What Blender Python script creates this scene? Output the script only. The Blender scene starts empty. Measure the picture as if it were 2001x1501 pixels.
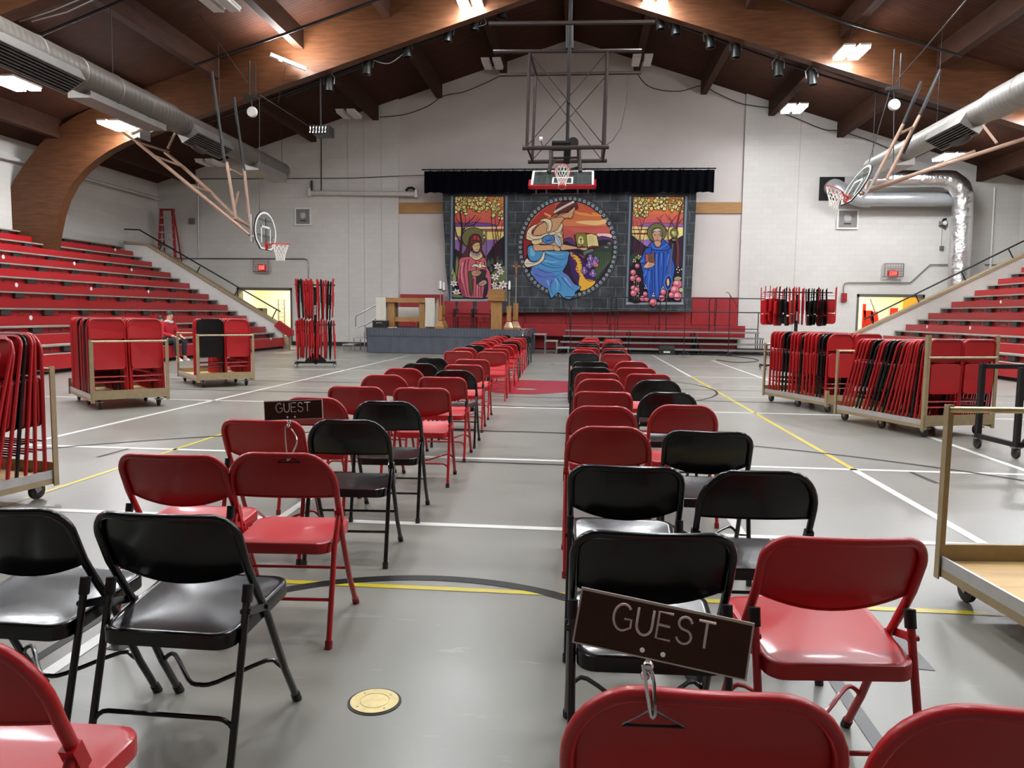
import bpy, bmesh, math, random
from mathutils import Vector, Matrix
random.seed(7)
C = bpy.context.scene.collection
SC = bpy.context.scene
PI = math.pi
# ------------------------------------------------------------------ camera, world, exposure
ROT = Matrix(((0.99561, 0.09277, 0.01235), (0.02058, -0.08874, -0.99584), (-0.09129, 0.99172, -0.09026)))
CAM = Vector((0, 0, 1.40)); FPX = 1500.0
SC.render.resolution_x = 2001; SC.render.resolution_y = 1501
cd = bpy.data.cameras.new('camera'); cam = bpy.data.objects.new('camera', cd); C.objects.link(cam)
cd.sensor_fit = 'HORIZONTAL'; cd.sensor_width = 36.0; cd.lens = FPX / 2001 * 36.0
cd.clip_start = 0.05; cd.clip_end = 200
_r, _d, _w = Vector(ROT[0]).normalized(), Vector(ROT[1]).normalized(), Vector(ROT[2]).normalized()
cam.matrix_world = Matrix(((_r.x, -_d.x, -_w.x, CAM.x), (_r.y, -_d.y, -_w.y, CAM.y), (_r.z, -_d.z, -_w.z, CAM.z), (0, 0, 0, 1)))
SC.camera = cam
wd = bpy.data.worlds.new('world'); SC.world = wd; wd.use_nodes = True
wd.node_tree.nodes['Background'].inputs[0].default_value = (0.8, 0.85, 1, 1)
wd.node_tree.nodes['Background'].inputs[1].default_value = 0.05
SC.view_settings.view_transform = 'Standard'; SC.view_settings.look = 'None'
SC.view_settings.gamma = 1.0; SC.view_settings.use_curve_mapping = False
SC.view_settings.exposure = 0.98
SC.cycles.max_bounces = 6; SC.cycles.diffuse_bounces = 3; SC.cycles.glossy_bounces = 3
SC.cycles.transmission_bounces = 4; SC.cycles.transparent_max_bounces = 6
SC.cycles.caustics_reflective = False; SC.cycles.caustics_refractive = False
SC.cycles.sample_clamp_indirect = 4.0
LAMP = 75.0          # radiance of a lit lamp panel

def ray(px, py):
    return _r * ((px - 1000.5) / FPX) + _d * ((py - 750.5) / FPX) + _w
def P(px, py, Y):                 # surveyed point of the hall at distance Y
    v = ray(px, py); return CAM + v * (Y / v.y)
def G(px, py, z=0.0):             # surveyed point at height z
    v = ray(px, py); return CAM + v * ((z - CAM.z) / v.z)
# ------------------------------------------------------------------ object helpers
def tag(o, label=None, cat=None, group=None, kind=None):
    if label: o['label'] = label
    if cat: o['category'] = cat
    if group: o['group'] = group
    if kind: o['kind'] = kind
    return o
def thing(name, label, cat, loc=(0, 0, 0), rz=0.0, group=None):
    o = bpy.data.objects.new(name, None); C.objects.link(o); o.empty_display_size = 0.1
    o.location = loc; o.rotation_euler = (0, 0, rz)
    return tag(o, label, cat, group)
def V(*a): return Vector(a)
class MB:
    """collects shapes and links them as one mesh object"""
    def __init__(s): s.v = []; s.f = []; s.m = []; s.col = []; s.cur = 0; s.cc = None
    def add(s, vs, fs):
        b = len(s.v); s.v += [tuple(x) for x in vs]
        for f in fs: s.f.append(tuple(b + i for i in f)); s.m.append(s.cur); s.col.append(s.cc)
        return s
    def box(s, c, d, rz=0.0, M=None):
        x, y, z = d[0] / 2, d[1] / 2, d[2] / 2
        vs = [V(a * x, b * y, e * z) for e in (-1, 1) for b in (-1, 1) for a in (-1, 1)]
        if M is None: M = Matrix.Rotation(rz, 3, 'Z') if rz else None
        c = Vector(c)
        vs = [(M @ q if M else q) + c for q in vs]
        return s.add(vs, [(0, 2, 3, 1), (4, 5, 7, 6), (0, 1, 5, 4), (2, 6, 7, 3), (0, 4, 6, 2), (1, 3, 7, 5)])
    def bb(s, a, b):
        return s.box([(a[i] + b[i]) / 2 for i in range(3)], [abs(b[i] - a[i]) for i in range(3)])
    def bar(s, p, q, w, h=None, up=(0, 0, 1)):
        p, q = Vector(p), Vector(q); h = h or w; d = q - p; L = d.length
        if L < 1e-6: return s
        d /= L; u = Vector(up)
        if abs(d.dot(u)) > .98: u = V(1, 0, 0)
        x = d.cross(u).normalized(); z = x.cross(d)
        return s.box((p + q) / 2, (w, L, h), M=Matrix((x, d, z)).transposed())
    def tube(s, pts, r, n=8, closed=False, caps=True):
        pts = [Vector(p) for p in pts]; N = len(pts)
        rs = r if isinstance(r, (list, tuple)) else [r] * N
        prev = None; vs = []; fs = []
        for i, p in enumerate(pts):
            a = pts[(i - 1) % N] if (closed or i) else p; b = pts[(i + 1) % N] if (closed or i < N - 1) else p
            t = (b - a)
            t = t.normalized() if t.length > 1e-9 else V(0, 0, 1)
            if prev is None:
                u = V(0, 0, 1) if abs(t.z) < .9 else V(1, 0, 0)
                x = t.cross(u).normalized()
            else:
                x = (prev - t * prev.dot(t))
                x = x.normalized() if x.length > 1e-9 else t.orthogonal().normalized()
            prev = x; y = t.cross(x)
            for k in range(n):
                a_ = 2 * PI * k / n; vs.append(p + (x * math.cos(a_) + y * math.sin(a_)) * rs[i])
        for i in range(N if closed else N - 1):
            j = (i + 1) % N
            for k in range(n):
                l = (k + 1) % n; fs.append((i * n + k, i * n + l, j * n + l, j * n + k))
        if caps and not closed:
            fs.append(tuple(range(n))[::-1]); fs.append(tuple(range((N - 1) * n, N * n)))
        return s.add(vs, fs)
    def cyl(s, p, q, r, n=12): return s.tube([p, q], r, n)
    def lathe(s, prof, n=20, M=None, c=(0, 0, 0)):   # profile (r, z) about Z
        vs = []; fs = []; c = Vector(c)
        for (r, z) in prof:
            for k in range(n):
                a = 2 * PI * k / n; q = V(r * math.cos(a), r * math.sin(a), z); vs.append((M @ q if M else q) + c)
        for i in range(len(prof) - 1):
            for k in range(n):
                l = (k + 1) % n; fs.append((i * n + k, i * n + l, (i + 1) * n + l, (i + 1) * n + k))
        fs.append(tuple(range(n))[::-1]); fs.append(tuple(range((len(prof) - 1) * n, len(prof) * n)))
        return s.add(vs, fs)
    def prism(s, poly, ext):        # poly: 3D points, ext: vector
        n = len(poly); e = Vector(ext); a = [Vector(p) for p in poly]
        fs = [tuple(range(n))[::-1], tuple(range(n, 2 * n))] + [(i, (i + 1) % n, n + (i + 1) % n, n + i) for i in range(n)]
        return s.add(a + [p + e for p in a], fs)
    def quad(s, *p): return s.add(p, [tuple(range(len(p)))])
    def ball(s, c, r, n=10, sc=(1, 1, 1)):
        pr = []; m = n // 2 + 1
        vs = []; fs = []
        for i in range(m + 1):
            th = PI * i / m
            for k in range(n):
                a = 2 * PI * k / n
                vs.append((c[0] + r * sc[0] * math.sin(th) * math.cos(a), c[1] + r * sc[1] * math.sin(th) * math.sin(a), c[2] + r * sc[2] * math.cos(th)))
        for i in range(m):
            for k in range(n):
                l = (k + 1) % n; fs.append((i * n + k, (i + 1) * n + k, (i + 1) * n + l, i * n + l))
        return s.add(vs, fs)
    def grid(s, rows, closed=False):
        n = len(rows[0]); vs = [p for r in rows for p in r]; fs = []
        for i in range(len(rows) - 1):
            for k in range(n if closed else n - 1):
                l = (k + 1) % n; fs.append((i * n + k, i * n + l, (i + 1) * n + l, (i + 1) * n + k))
        return s.add(vs, fs)
    def mesh(s, name, mats, smooth=True, fix=True):
        me = bpy.data.meshes.new(name); me.from_pydata(s.v, [], s.f)
        for m in (mats if isinstance(mats, (list, tuple)) else [mats]): me.materials.append(m)
        if isinstance(mats, (list, tuple)) and len(mats) > 1: me.polygons.foreach_set('material_index', s.m)
        if any(c is not None for c in s.col):
            at = me.color_attributes.new('Col', 'FLOAT_COLOR', 'CORNER'); d = []
            for f, c in zip(s.f, s.col): d += list(c or (1, 1, 1, 1)) * len(f)
            at.data.foreach_set('color', d)
        if fix:
            bm = bmesh.new(); bm.from_mesh(me); bmesh.ops.recalc_face_normals(bm, faces=bm.faces); bm.to_mesh(me); bm.free()
        if smooth:
            me.polygons.foreach_set('use_smooth', [True] * len(me.polygons))
            me.set_sharp_from_angle(angle=math.radians(38))
        me.update(); return me
    def build(s, name, mats, parent=None, smooth=True, fix=True, loc=None):
        o = bpy.data.objects.new(name, s.mesh(name, mats, smooth, fix)); C.objects.link(o)
        if parent is not None: o.parent = parent
        if loc is not None: o.location = loc
        return o
def struct(o): o['kind'] = 'structure'; return o
def child_of(parent):
    return [o for o in parent.children]
def copy_tree(o, parent=None, skip=()):
    c = o.copy(); C.objects.link(c)
    for k in ('label', 'category', 'group'):
        if parent is not None and k in c: pass
    c.parent = parent
    for ch in KIDS.get(o.name, ()):
        if ch.name.split('.')[0] in skip: continue
        copy_tree(ch, c, skip)
    return c
KIDS = {}
def keep(root):                     # remember a prototype's parts for copying
    KIDS[root.name] = list(root.children)
    for ch in root.children: keep(ch)
def arc(c, r, a0, a1, n, ax=V(1, 0, 0), ay=V(0, 0, 1)):
    return [Vector(c) + ax * (r * math.cos(a0 + (a1 - a0) * i / n)) + ay * (r * math.sin(a0 + (a1 - a0) * i / n)) for i in range(n + 1)]
def spline(pts, n=6, closed=False):
    pts = [Vector(p) for p in pts]; N = len(pts); out = []
    for i in range(N if closed else N - 1):
        g = (lambda k: pts[k % N]) if closed else (lambda k: pts[min(max(k, 0), N - 1)])
        a, b, c, d = g(i - 1), g(i), g(i + 1), g(i + 2)
        for j in range(n):
            t = j / n
            out.append(0.5 * ((2 * b) + (c - a) * t + (2 * a - 5 * b + 4 * c - d) * t * t + (3 * b - a - 3 * c + d) * t ** 3))
    if not closed: out.append(pts[-1])
    return out
def sag(p, q, drop, n=12):
    p, q = Vector(p), Vector(q)
    return [p.lerp(q, i / n) - V(0, 0, drop * 4 * (i / n) * (1 - i / n)) for i in range(n + 1)]
ORD = ['zeroth', 'first', 'second', 'third', 'fourth', 'fifth', 'sixth', 'seventh', 'eighth', 'ninth', 'tenth', 'eleventh', 'twelfth', 'thirteenth', 'fourteenth', 'fifteenth', 'sixteenth', 'seventeenth', 'eighteenth', 'nineteenth', 'twentieth', 'twenty-first', 'twenty-second', 'twenty-third', 'twenty-fourth', 'twenty-fifth', 'twenty-sixth']
# ------------------------------------------------------------------ materials
def lin(c): return tuple(((x / 255) / 12.92 if x / 255 <= .04045 else ((x / 255 + .055) / 1.055) ** 2.4) for x in c)
def _new(name):
    m = bpy.data.materials.new(name); m.use_nodes = True
    nt = m.node_tree; return m, nt, nt.nodes['Principled BSDF']
def mat(name, rgb, rough=.5, metal=0.0, coat=0.0, var=.06, scale=8.0, bump=0.0, emit=None, es=0.0, spec=.5):
    m, nt, b = _new(name); c = lin(rgb)
    b.inputs['Roughness'].default_value = rough; b.inputs['Metallic'].default_value = metal
    b.inputs['Coat Weight'].default_value = coat; b.inputs['Coat Roughness'].default_value = .08
    b.inputs['Specular IOR Level'].default_value = spec
    tc = nt.nodes.new('ShaderNodeTexCoord'); nz = nt.nodes.new('ShaderNodeTexNoise')
    nz.inputs['Scale'].default_value = scale; nz.inputs['Detail'].default_value = 4
    nt.links.new(tc.outputs['Object'], nz.inputs['Vector'])
    rp = nt.nodes.new('ShaderNodeValToRGB')
    rp.color_ramp.elements[0].position = .3; rp.color_ramp.elements[1].position = .7
    rp.color_ramp.elements[0].color = tuple(x * (1 - var) for x in c) + (1,)
    rp.color_ramp.elements[1].color = tuple(min(1, x * (1 + var)) for x in c) + (1,)
    nt.links.new(nz.outputs['Fac'], rp.inputs['Fac']); nt.links.new(rp.outputs['Color'], b.inputs['Base Color'])
    if bump:
        bp = nt.nodes.new('ShaderNodeBump'); bp.inputs['Strength'].default_value = bump; bp.inputs['Distance'].default_value = .01
        nt.links.new(nz.outputs['Fac'], bp.inputs['Height']); nt.links.new(bp.outputs['Normal'], b.inputs['Normal'])
    if emit:
        b.inputs['Emission Color'].default_value = lin(emit) + (1,); b.inputs['Emission Strength'].default_value = es
    return m
def wood(name, rgb, rough=.45, axis=0, scale=3.0, var=.25, stretch=14.0, board=None, coat=0.0, spec=.5):
    m, nt, b = _new(name); c = lin(rgb); L = nt.links.new; b.inputs['Specular IOR Level'].default_value = spec
    b.inputs['Roughness'].default_value = rough; b.inputs['Coat Weight'].default_value = coat
    tc = nt.nodes.new('ShaderNodeTexCoord'); mp = nt.nodes.new('ShaderNodeMapping')
    s = [stretch] * 3; s[axis] = 1.0; mp.inputs['Scale'].default_value = s
    nz = nt.nodes.new('ShaderNodeTexNoise'); nz.inputs['Scale'].default_value = scale; nz.inputs['Detail'].default_value = 5
    L(tc.outputs['Object'], mp.inputs['Vector']); L(mp.outputs['Vector'], nz.inputs['Vector'])
    rp = nt.nodes.new('ShaderNodeValToRGB'); rp.color_ramp.elements[0].position = .32; rp.color_ramp.elements[1].position = .68
    rp.color_ramp.elements[0].color = tuple(x * (1 - var) for x in c) + (1,); rp.color_ramp.elements[1].color = tuple(x * (1 + var) for x in c) + (1,)
    L(nz.outputs['Fac'], rp.inputs['Fac']); out = rp.outputs['Color']
    if board:
        bax, bw = board
        sp = nt.nodes.new('ShaderNodeSeparateXYZ'); L(tc.outputs['Object'], sp.inputs[0])
        mu = nt.nodes.new('ShaderNodeMath'); mu.operation = 'DIVIDE'; mu.inputs[1].default_value = bw
        L(sp.outputs[bax], mu.inputs[0])
        fr = nt.nodes.new('ShaderNodeMath'); fr.operation = 'FRACT'; L(mu.outputs[0], fr.inputs[0])
        lt = nt.nodes.new('ShaderNodeMath'); lt.operation = 'LESS_THAN'; lt.inputs[1].default_value = .12; L(fr.outputs[0], lt.inputs[0])
        mx = nt.nodes.new('ShaderNodeMix'); mx.data_type = 'RGBA'
        L(lt.outputs[0], mx.inputs['Factor']); L(out, mx.inputs['A']); mx.inputs['B'].default_value = tuple(x * .25 for x in c) + (1,)
        out = mx.outputs['Result']
        bp = nt.nodes.new('ShaderNodeBump'); bp.inputs['Strength'].default_value = .5; bp.inputs['Distance'].default_value = .02; bp.invert = True
        L(lt.outputs[0], bp.inputs['Height']); L(bp.outputs['Normal'], b.inputs['Normal'])
    L(out, b.inputs['Base Color'])
    return m
def blockwall(name, rgb, rough=.5, smooth=False):
    m, nt, b = _new(name); c = lin(rgb); L = nt.links.new
    b.inputs['Roughness'].default_value = rough
    tc = nt.nodes.new('ShaderNodeTexCoord'); sp = nt.nodes.new('ShaderNodeSeparateXYZ'); cb = nt.nodes.new('ShaderNodeCombineXYZ')
    L(tc.outputs['Object'], sp.inputs[0])
    ad = nt.nodes.new('ShaderNodeMath'); ad.operation = 'ADD'; L(sp.outputs[0], ad.inputs[0]); L(sp.outputs[1], ad.inputs[1])
    L(ad.outputs[0], cb.inputs[0]); L(sp.outputs[2], cb.inputs[1])
    br = nt.nodes.new('ShaderNodeTexBrick'); br.inputs['Scale'].default_value = 1.0
    br.inputs['Brick Width'].default_value = .40; br.inputs['Row Height'].default_value = .203
    br.inputs['Mortar Size'].default_value = .012; br.inputs['Mortar Smooth'].default_value = .3
    v = .03 if smooth else .045
    br.inputs['Color1'].default_value = c + (1,); br.inputs['Color2'].default_value = tuple(x * (1 - v) for x in c) + (1,)
    br.inputs['Mortar'].default_value = tuple(x * (.99 if smooth else .93) for x in c) + (1,)
    L(cb.outputs[0], br.inputs['Vector'])
    nz = nt.nodes.new('ShaderNodeTexNoise'); nz.inputs['Scale'].default_value = .5; nz.inputs['Detail'].default_value = 4
    L(tc.outputs['Object'], nz.inputs['Vector'])
    mr = nt.nodes.new('ShaderNodeMapRange'); mr.inputs['To Min'].default_value = .92; mr.inputs['To Max'].default_value = 1.06; L(nz.outputs['Fac'], mr.inputs['Value'])
    mx = nt.nodes.new('ShaderNodeMix'); mx.data_type = 'RGBA'; mx.blend_type = 'MULTIPLY'; mx.inputs['Factor'].default_value = 1
    L(br.outputs['Color'], mx.inputs['A']); L(mr.outputs[0], mx.inputs['B']); L(mx.outputs['Result'], b.inputs['Base Color'])
    if not smooth:
        bp = nt.nodes.new('ShaderNodeBump'); bp.inputs['Strength'].default_value = .2; bp.inputs['Distance'].default_value = .008; bp.invert = True
        L(br.outputs['Fac'], bp.inputs['Height']); L(bp.outputs['Normal'], b.inputs['Normal'])
    return m
def floormat():
    m, nt, b = _new('gym_floor'); L = nt.links.new
    tc = nt.nodes.new('ShaderNodeTexCoord')
    n1 = nt.nodes.new('ShaderNodeTexNoise'); n1.inputs['Scale'].default_value = .8; n1.inputs['Detail'].default_value = 6
    L(tc.outputs['Object'], n1.inputs['Vector'])
    rp = nt.nodes.new('ShaderNodeValToRGB'); c = lin((124, 122, 114))
    rp.color_ramp.elements[0].position = .3; rp.color_ramp.elements[1].position = .75
    rp.color_ramp.elements[0].color = tuple(x * .93 for x in c) + (1,); rp.color_ramp.elements[1].color = tuple(x * 1.05 for x in c) + (1,)
    L(n1.outputs['Fac'], rp.inputs['Fac'])
    # thin scuff marks
    mp = nt.nodes.new('ShaderNodeMapping'); mp.inputs['Scale'].default_value = (1.5, 9, 1); mp.inputs['Rotation'].default_value = (0, 0, .7)
    n2 = nt.nodes.new('ShaderNodeTexNoise'); n2.inputs['Scale'].default_value = 2.2; n2.inputs['Detail'].default_value = 8; n2.inputs['Distortion'].default_value = 1.2
    L(tc.outputs['Object'], mp.inputs['Vector']); L(mp.outputs['Vector'], n2.inputs['Vector'])
    r2 = nt.nodes.new('ShaderNodeValToRGB'); r2.color_ramp.elements[0].position = .66; r2.color_ramp.elements[1].position = .74
    r2.color_ramp.elements[0].color = (0, 0, 0, 1); r2.color_ramp.elements[1].color = (1, 1, 1, 1)
    L(n2.outputs['Fac'], r2.inputs['Fac'])
    ml = nt.nodes.new('ShaderNodeMath'); ml.operation = 'MULTIPLY'; ml.inputs[1].default_value = .36; L(r2.outputs['Color'], ml.inputs[0])
    mx = nt.nodes.new('ShaderNodeMix'); mx.data_type = 'RGBA'; L(ml.outputs[0], mx.inputs['Factor'])
    L(rp.outputs['Color'], mx.inputs['A']); mx.inputs['B'].default_value = lin((160, 160, 154)) + (1,)
    L(mx.outputs['Result'], b.inputs['Base Color'])
    rr = nt.nodes.new('ShaderNodeMapRange'); rr.inputs['To Min'].default_value = .22; rr.inputs['To Max'].default_value = .42
    L(n1.outputs['Fac'], rr.inputs['Value']); L(rr.outputs[0], b.inputs['Roughness'])
    n3 = nt.nodes.new('ShaderNodeTexNoise'); n3.inputs['Scale'].default_value = 60; L(tc.outputs['Object'], n3.inputs['Vector'])
    bp = nt.nodes.new('ShaderNodeBump'); bp.inputs['Strength'].default_value = .05; bp.inputs['Distance'].default_value = .004
    L(n3.outputs['Fac'], bp.inputs['Height']); L(bp.outputs['Normal'], b.inputs['Normal'])
    return m
def paintmat(name, rough=.7):
    m, nt, b = _new(name); a = nt.nodes.new('ShaderNodeVertexColor'); a.layer_name = 'Col'
    nt.links.new(a.outputs['Color'], b.inputs['Base Color']); b.inputs['Roughness'].default_value = rough
    b.inputs['Specular IOR Level'].default_value = .2; return m
def stonemat():
    m, nt, b = _new('banner_stone'); L = nt.links.new; b.inputs['Roughness'].default_value = .8; b.inputs['Specular IOR Level'].default_value = .15
    tc = nt.nodes.new('ShaderNodeTexCoord'); sp = nt.nodes.new('ShaderNodeSeparateXYZ'); cb = nt.nodes.new('ShaderNodeCombineXYZ')
    L(tc.outputs['Object'], sp.inputs[0]); L(sp.outputs[0], cb.inputs[0]); L(sp.outputs[2], cb.inputs[1])
    br = nt.nodes.new('ShaderNodeTexBrick'); br.inputs['Scale'].default_value = 1; br.inputs['Brick Width'].default_value = .62; br.inputs['Row Height'].default_value = .42
    br.inputs['Mortar Size'].default_value = .012; br.inputs['Color1'].default_value = lin((58, 61, 64)) + (1,); br.inputs['Color2'].default_value = lin((70, 73, 76)) + (1,)
    br.inputs['Mortar'].default_value = lin((100, 106, 110)) + (1,); L(cb.outputs[0], br.inputs['Vector'])
    nz = nt.nodes.new('ShaderNodeTexNoise'); nz.inputs['Scale'].default_value = 2.2; nz.inputs['Detail'].default_value = 6; L(tc.outputs['Object'], nz.inputs['Vector'])
    mr = nt.nodes.new('ShaderNodeMapRange'); mr.inputs['From Min'].default_value = .3; mr.inputs['From Max'].default_value = .7; mr.inputs['To Min'].default_value = .6; mr.inputs['To Max'].default_value = 1.35; L(nz.outputs['Fac'], mr.inputs['Value'])
    mx = nt.nodes.new('ShaderNodeMix'); mx.data_type = 'RGBA'; mx.blend_type = 'MULTIPLY'; mx.inputs['Factor'].default_value = 1
    L(br.outputs['Color'], mx.inputs['A']); L(mr.outputs[0], mx.inputs['B']); L(mx.outputs['Result'], b.inputs['Base Color']); return m
def foilmat():
    m, nt, b = _new('duct_foil'); L = nt.links.new
    b.inputs['Metallic'].default_value = 1; b.inputs['Roughness'].default_value = .28; b.inputs['Base Color'].default_value = (.72, .72, .72, 1)
    tc = nt.nodes.new('ShaderNodeTexCoord'); nz = nt.nodes.new('ShaderNodeTexNoise'); nz.inputs['Scale'].default_value = 3.5; nz.inputs['Detail'].default_value = 7; L(tc.outputs['Object'], nz.inputs['Vector'])
    bp = nt.nodes.new('ShaderNodeBump'); bp.inputs['Strength'].default_value = .9; bp.inputs['Distance'].default_value = .08; L(nz.outputs['Fac'], bp.inputs['Height']); L(bp.outputs['Normal'], b.inputs['Normal']); return m
def galvmat(name, axis, rgb=(150, 148, 145), rib=.16, rough=.45):
    m, nt, b = _new(name); L = nt.links.new
    b.inputs['Metallic'].default_value = .45; b.inputs['Roughness'].default_value = rough
    tc = nt.nodes.new('ShaderNodeTexCoord'); nz = nt.nodes.new('ShaderNodeTexNoise'); nz.inputs['Scale'].default_value = 5; nz.inputs['Detail'].default_value = 3; L(tc.outputs['Object'], nz.inputs['Vector'])
    c = lin(rgb); rp = nt.nodes.new('ShaderNodeValToRGB'); rp.color_ramp.elements[0].color = tuple(x * .85 for x in c) + (1,); rp.color_ramp.elements[1].color = tuple(x * 1.1 for x in c) + (1,)
    L(nz.outputs['Fac'], rp.inputs['Fac']); L(rp.outputs['Color'], b.inputs['Base Color'])
    sp = nt.nodes.new('ShaderNodeSeparateXYZ'); L(tc.outputs['Object'], sp.inputs[0])
    mu = nt.nodes.new('ShaderNodeMath'); mu.operation = 'MULTIPLY'; mu.inputs[1].default_value = 2 * PI / rib; L(sp.outputs[axis], mu.inputs[0])
    sn = nt.nodes.new('ShaderNodeMath'); sn.operation = 'SINE'; L(mu.outputs[0], sn.inputs[0])
    bp = nt.nodes.new('ShaderNodeBump'); bp.inputs['Strength'].default_value = .12; bp.inputs['Distance'].default_value = .02; L(sn.outputs[0], bp.inputs['Height']); L(bp.outputs['Normal'], b.inputs['Normal']); return m
def glassmat(name='backboard_glass'):
    m, nt, b = _new(name); b.inputs['Base Color'].default_value = (.55, .6, .58, 1); b.inputs['Roughness'].default_value = .03
    tr = nt.nodes.new('ShaderNodeBsdfTransparent'); tr.inputs[0].default_value = (.86, .9, .88, 1); mx = nt.nodes.new('ShaderNodeMixShader'); mx.inputs[0].default_value = .06
    nt.links.new(tr.outputs[0], mx.inputs[1]); nt.links.new(b.outputs[0], mx.inputs[2]); nt.links.new(mx.outputs[0], nt.nodes['Material Output'].inputs['Surface']); return m
M = {}
M['red'] = mat('red_enamel', (164, 14, 21), .38, 0, .12, .05, 5)
M['black'] = mat('black_enamel', (10, 10, 11), .24, 0, .15, .05, 5, spec=.4)
M['rubber'] = mat('black_rubber', (22, 21, 21), .7)
M['redfoot'] = mat('red_foot', (120, 14, 18), .6)
M['tan'] = mat('tan_painted_steel', (150, 132, 100), .5, .2, 0, .12, 12)
M['tanbar'] = mat('worn_tan_bar', (176, 162, 132), .35, .5, 0, .15, 20)
M['alu'] = mat('aluminium_edge', (190, 190, 188), .4, .7, 0, .1, 10)
M['ply'] = wood('plywood_deck', (196, 160, 106), .6, 0, 2.0, .2, 6)
M['wheel'] = mat('caster_wheel', (44, 41, 40), .6)
M['steel'] = mat('zinc_steel', (150, 148, 145), .35, .8)
M['chrome'] = mat('chrome', (210, 210, 212), .15, 1.0)
M['white'] = mat('white_paint', (226, 226, 222), .5)
M['offwhite'] = mat('off_white', (200, 196, 190), .6)
M['dark'] = mat('dark_steel', (26, 24, 24), .5, .3)
M['brownsteel'] = mat('brown_painted_steel', (40, 29, 25), .6, 0, spec=.3)
M['pinksteel'] = mat('tan_brown_pipe', (150, 122, 104), .45, .3)
M['cable'] = mat('dark_cable', (50, 42, 40), .6)
M['wirelight'] = mat('grey_cable', (112, 108, 104), .5)
M['oak'] = wood('oak', (150, 108, 60), .4, 2, 3, .2, 10, coat=.1)
M['oakx'] = wood('oak_across', (152, 110, 62), .4, 0, 3, .2, 10, coat=.1)
M['cloth'] = mat('white_cloth', (196, 192, 178), .85, 0, 0, .03, 4, .1)
M['skirt'] = mat('slate_cloth', (72, 76, 84), .9, 0, 0, .08, 3, .2)
M['carpet'] = mat('stage_carpet', (82, 84, 88), .95, 0, 0, .1, 30)
M['pad'] = mat('red_vinyl', (150, 22, 30), .42, 0, .1, .07, 3, .25)
M['chairfab'] = mat('red_upholstery', (140, 26, 34), .7)
M['velvet'] = mat('navy_velvet', (4, 5, 11), .98, 0, 0, .2, 4, spec=.08)
M['bleachred'] = mat('bleacher_red', (168, 24, 32), .42, 0, .1, .05, 1.5)
M['plank'] = mat('bleacher_plank', (150, 146, 136), .45, 0, .1, .1, 4)
M['bracket'] = mat('bracket_dark', (52, 44, 40), .6)
M['disc'] = mat('number_disc', (235, 228, 224), .5)
M['cap'] = wood('worn_tan_cap', (150, 132, 104), .6, 0, 3, .15, 6)
M['glass'] = glassmat()
M['hoop'] = mat('hoop_orange', (200, 40, 28), .4)
M['net'] = mat('net_white', (232, 228, 220), .8)
M['cream'] = mat('cream_wall', (246, 240, 216), .7)
M['black_paint'] = mat('black_paint', (18, 18, 19), .45)
# ================================================================== ROOM SHELL
PX, PZ, SL = -0.75, 12.3, 0.322
WL, WR, YB, YN = -18.05, 16.55, 31.5, -12.0
def roof(x): return PZ - SL * abs(x - PX)
M['floor'] = floormat()
M['wall'] = blockwall('painted_block', (210, 206, 200)); M['infill'] = blockwall('painted_infill', (207, 199, 193), .55, True)
M['deck'] = wood('roof_deck', (62, 34, 21), .75, 0, 1.2, .22, 5, board=(1, .14), spec=.15)
M['beam'] = wood('arch_laminate', (80, 47, 25), .5, 0, 1.6, .25, 9, spec=.3)
M['purlin'] = wood('purlin_wood', (58, 35, 24), .75, 1, 1.6, .2, 8, spec=.15)
M['baseboard'] = mat('black_baseboard', (22, 22, 24), .5)
M['line_w'] = mat('white_line', (206, 206, 200), .35); M['line_y'] = mat('yellow_line', (190, 172, 40), .35)
M['line_k'] = mat('black_line', (20, 19, 19), .5, spec=.25); M['line_r'] = mat('red_emblem', (140, 30, 42), .3); M['line_g'] = mat('grey_line', (70, 70, 70), .4)
fl = MB().quad((WL - 8, YN, 0), (WR + 8, YN, 0), (WR + 8, YB + 7, 0), (WL - 8, YB + 7, 0)).build('floor', M['floor']); struct(fl)
ln = MB()
def strip(a, b, w, m, z=.0022):
    ln.cur = m; a, b = V(*a, z), V(*b, z); n = V(-(b - a).y, (b - a).x, 0).normalized() * w / 2
    ln.quad(a - n, b - n, b + n, a + n)
def ring(c, r, w, m, a0=0, a1=2 * PI, n=72, z=.0026):
    ln.cur = m
    for i in range(n):
        t0, t1 = a0 + (a1 - a0) * i / n, a0 + (a1 - a0) * (i + 1) / n
        ln.quad(*[(c[0] + R * math.cos(t), c[1] + R * math.sin(t), z) for R, t in ((r - w / 2, t0), (r + w / 2, t0), (r + w / 2, t1), (r - w / 2, t1))])
strip((-5.745, 4.94), (-5.745, 25.3), .07, 0); strip((4.15, 4.94), (4.15, 25.3), .07, 0)
strip((-7.9, 22.2), (-7.1, 25.9), .05, 0)
strip((-4.08, 3.76), (-4.08, 10.4), .045, 1); strip((2.53, 7.31), (2.53, 18.15), .055, 1); strip((2.53, 4.94), (2.53, 7.31), .07, 0); strip((2.52, 18.15), (2.49, 28), .055, 0)
strip((-4.08, 10.4), (-4.08, 18.15), .045, 0)
for y, x0, x1, w in ((4.94, -5.745, 4.15, .075), (7.31, -9, 9, .075), (11.47, -9, 9, .075), (18.17, -10, 8, .07), (22.2, -10, 8, .07)): strip((x0, y), (x1, y), w, 0)
for y in (16.0, 13.74): strip((-9, y), (8, y), .035, 0)
strip((-6.5, 3.76), (5.2, 3.76), .05, 1)
strip((-2.03, 1.5), (-2.03, 5.6), .06, 0); strip((-2.16, 1.5), (-2.16, 3.4), .045, 2); strip((1.05, 4.94), (1.05, 5.6), .06, 0)
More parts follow.
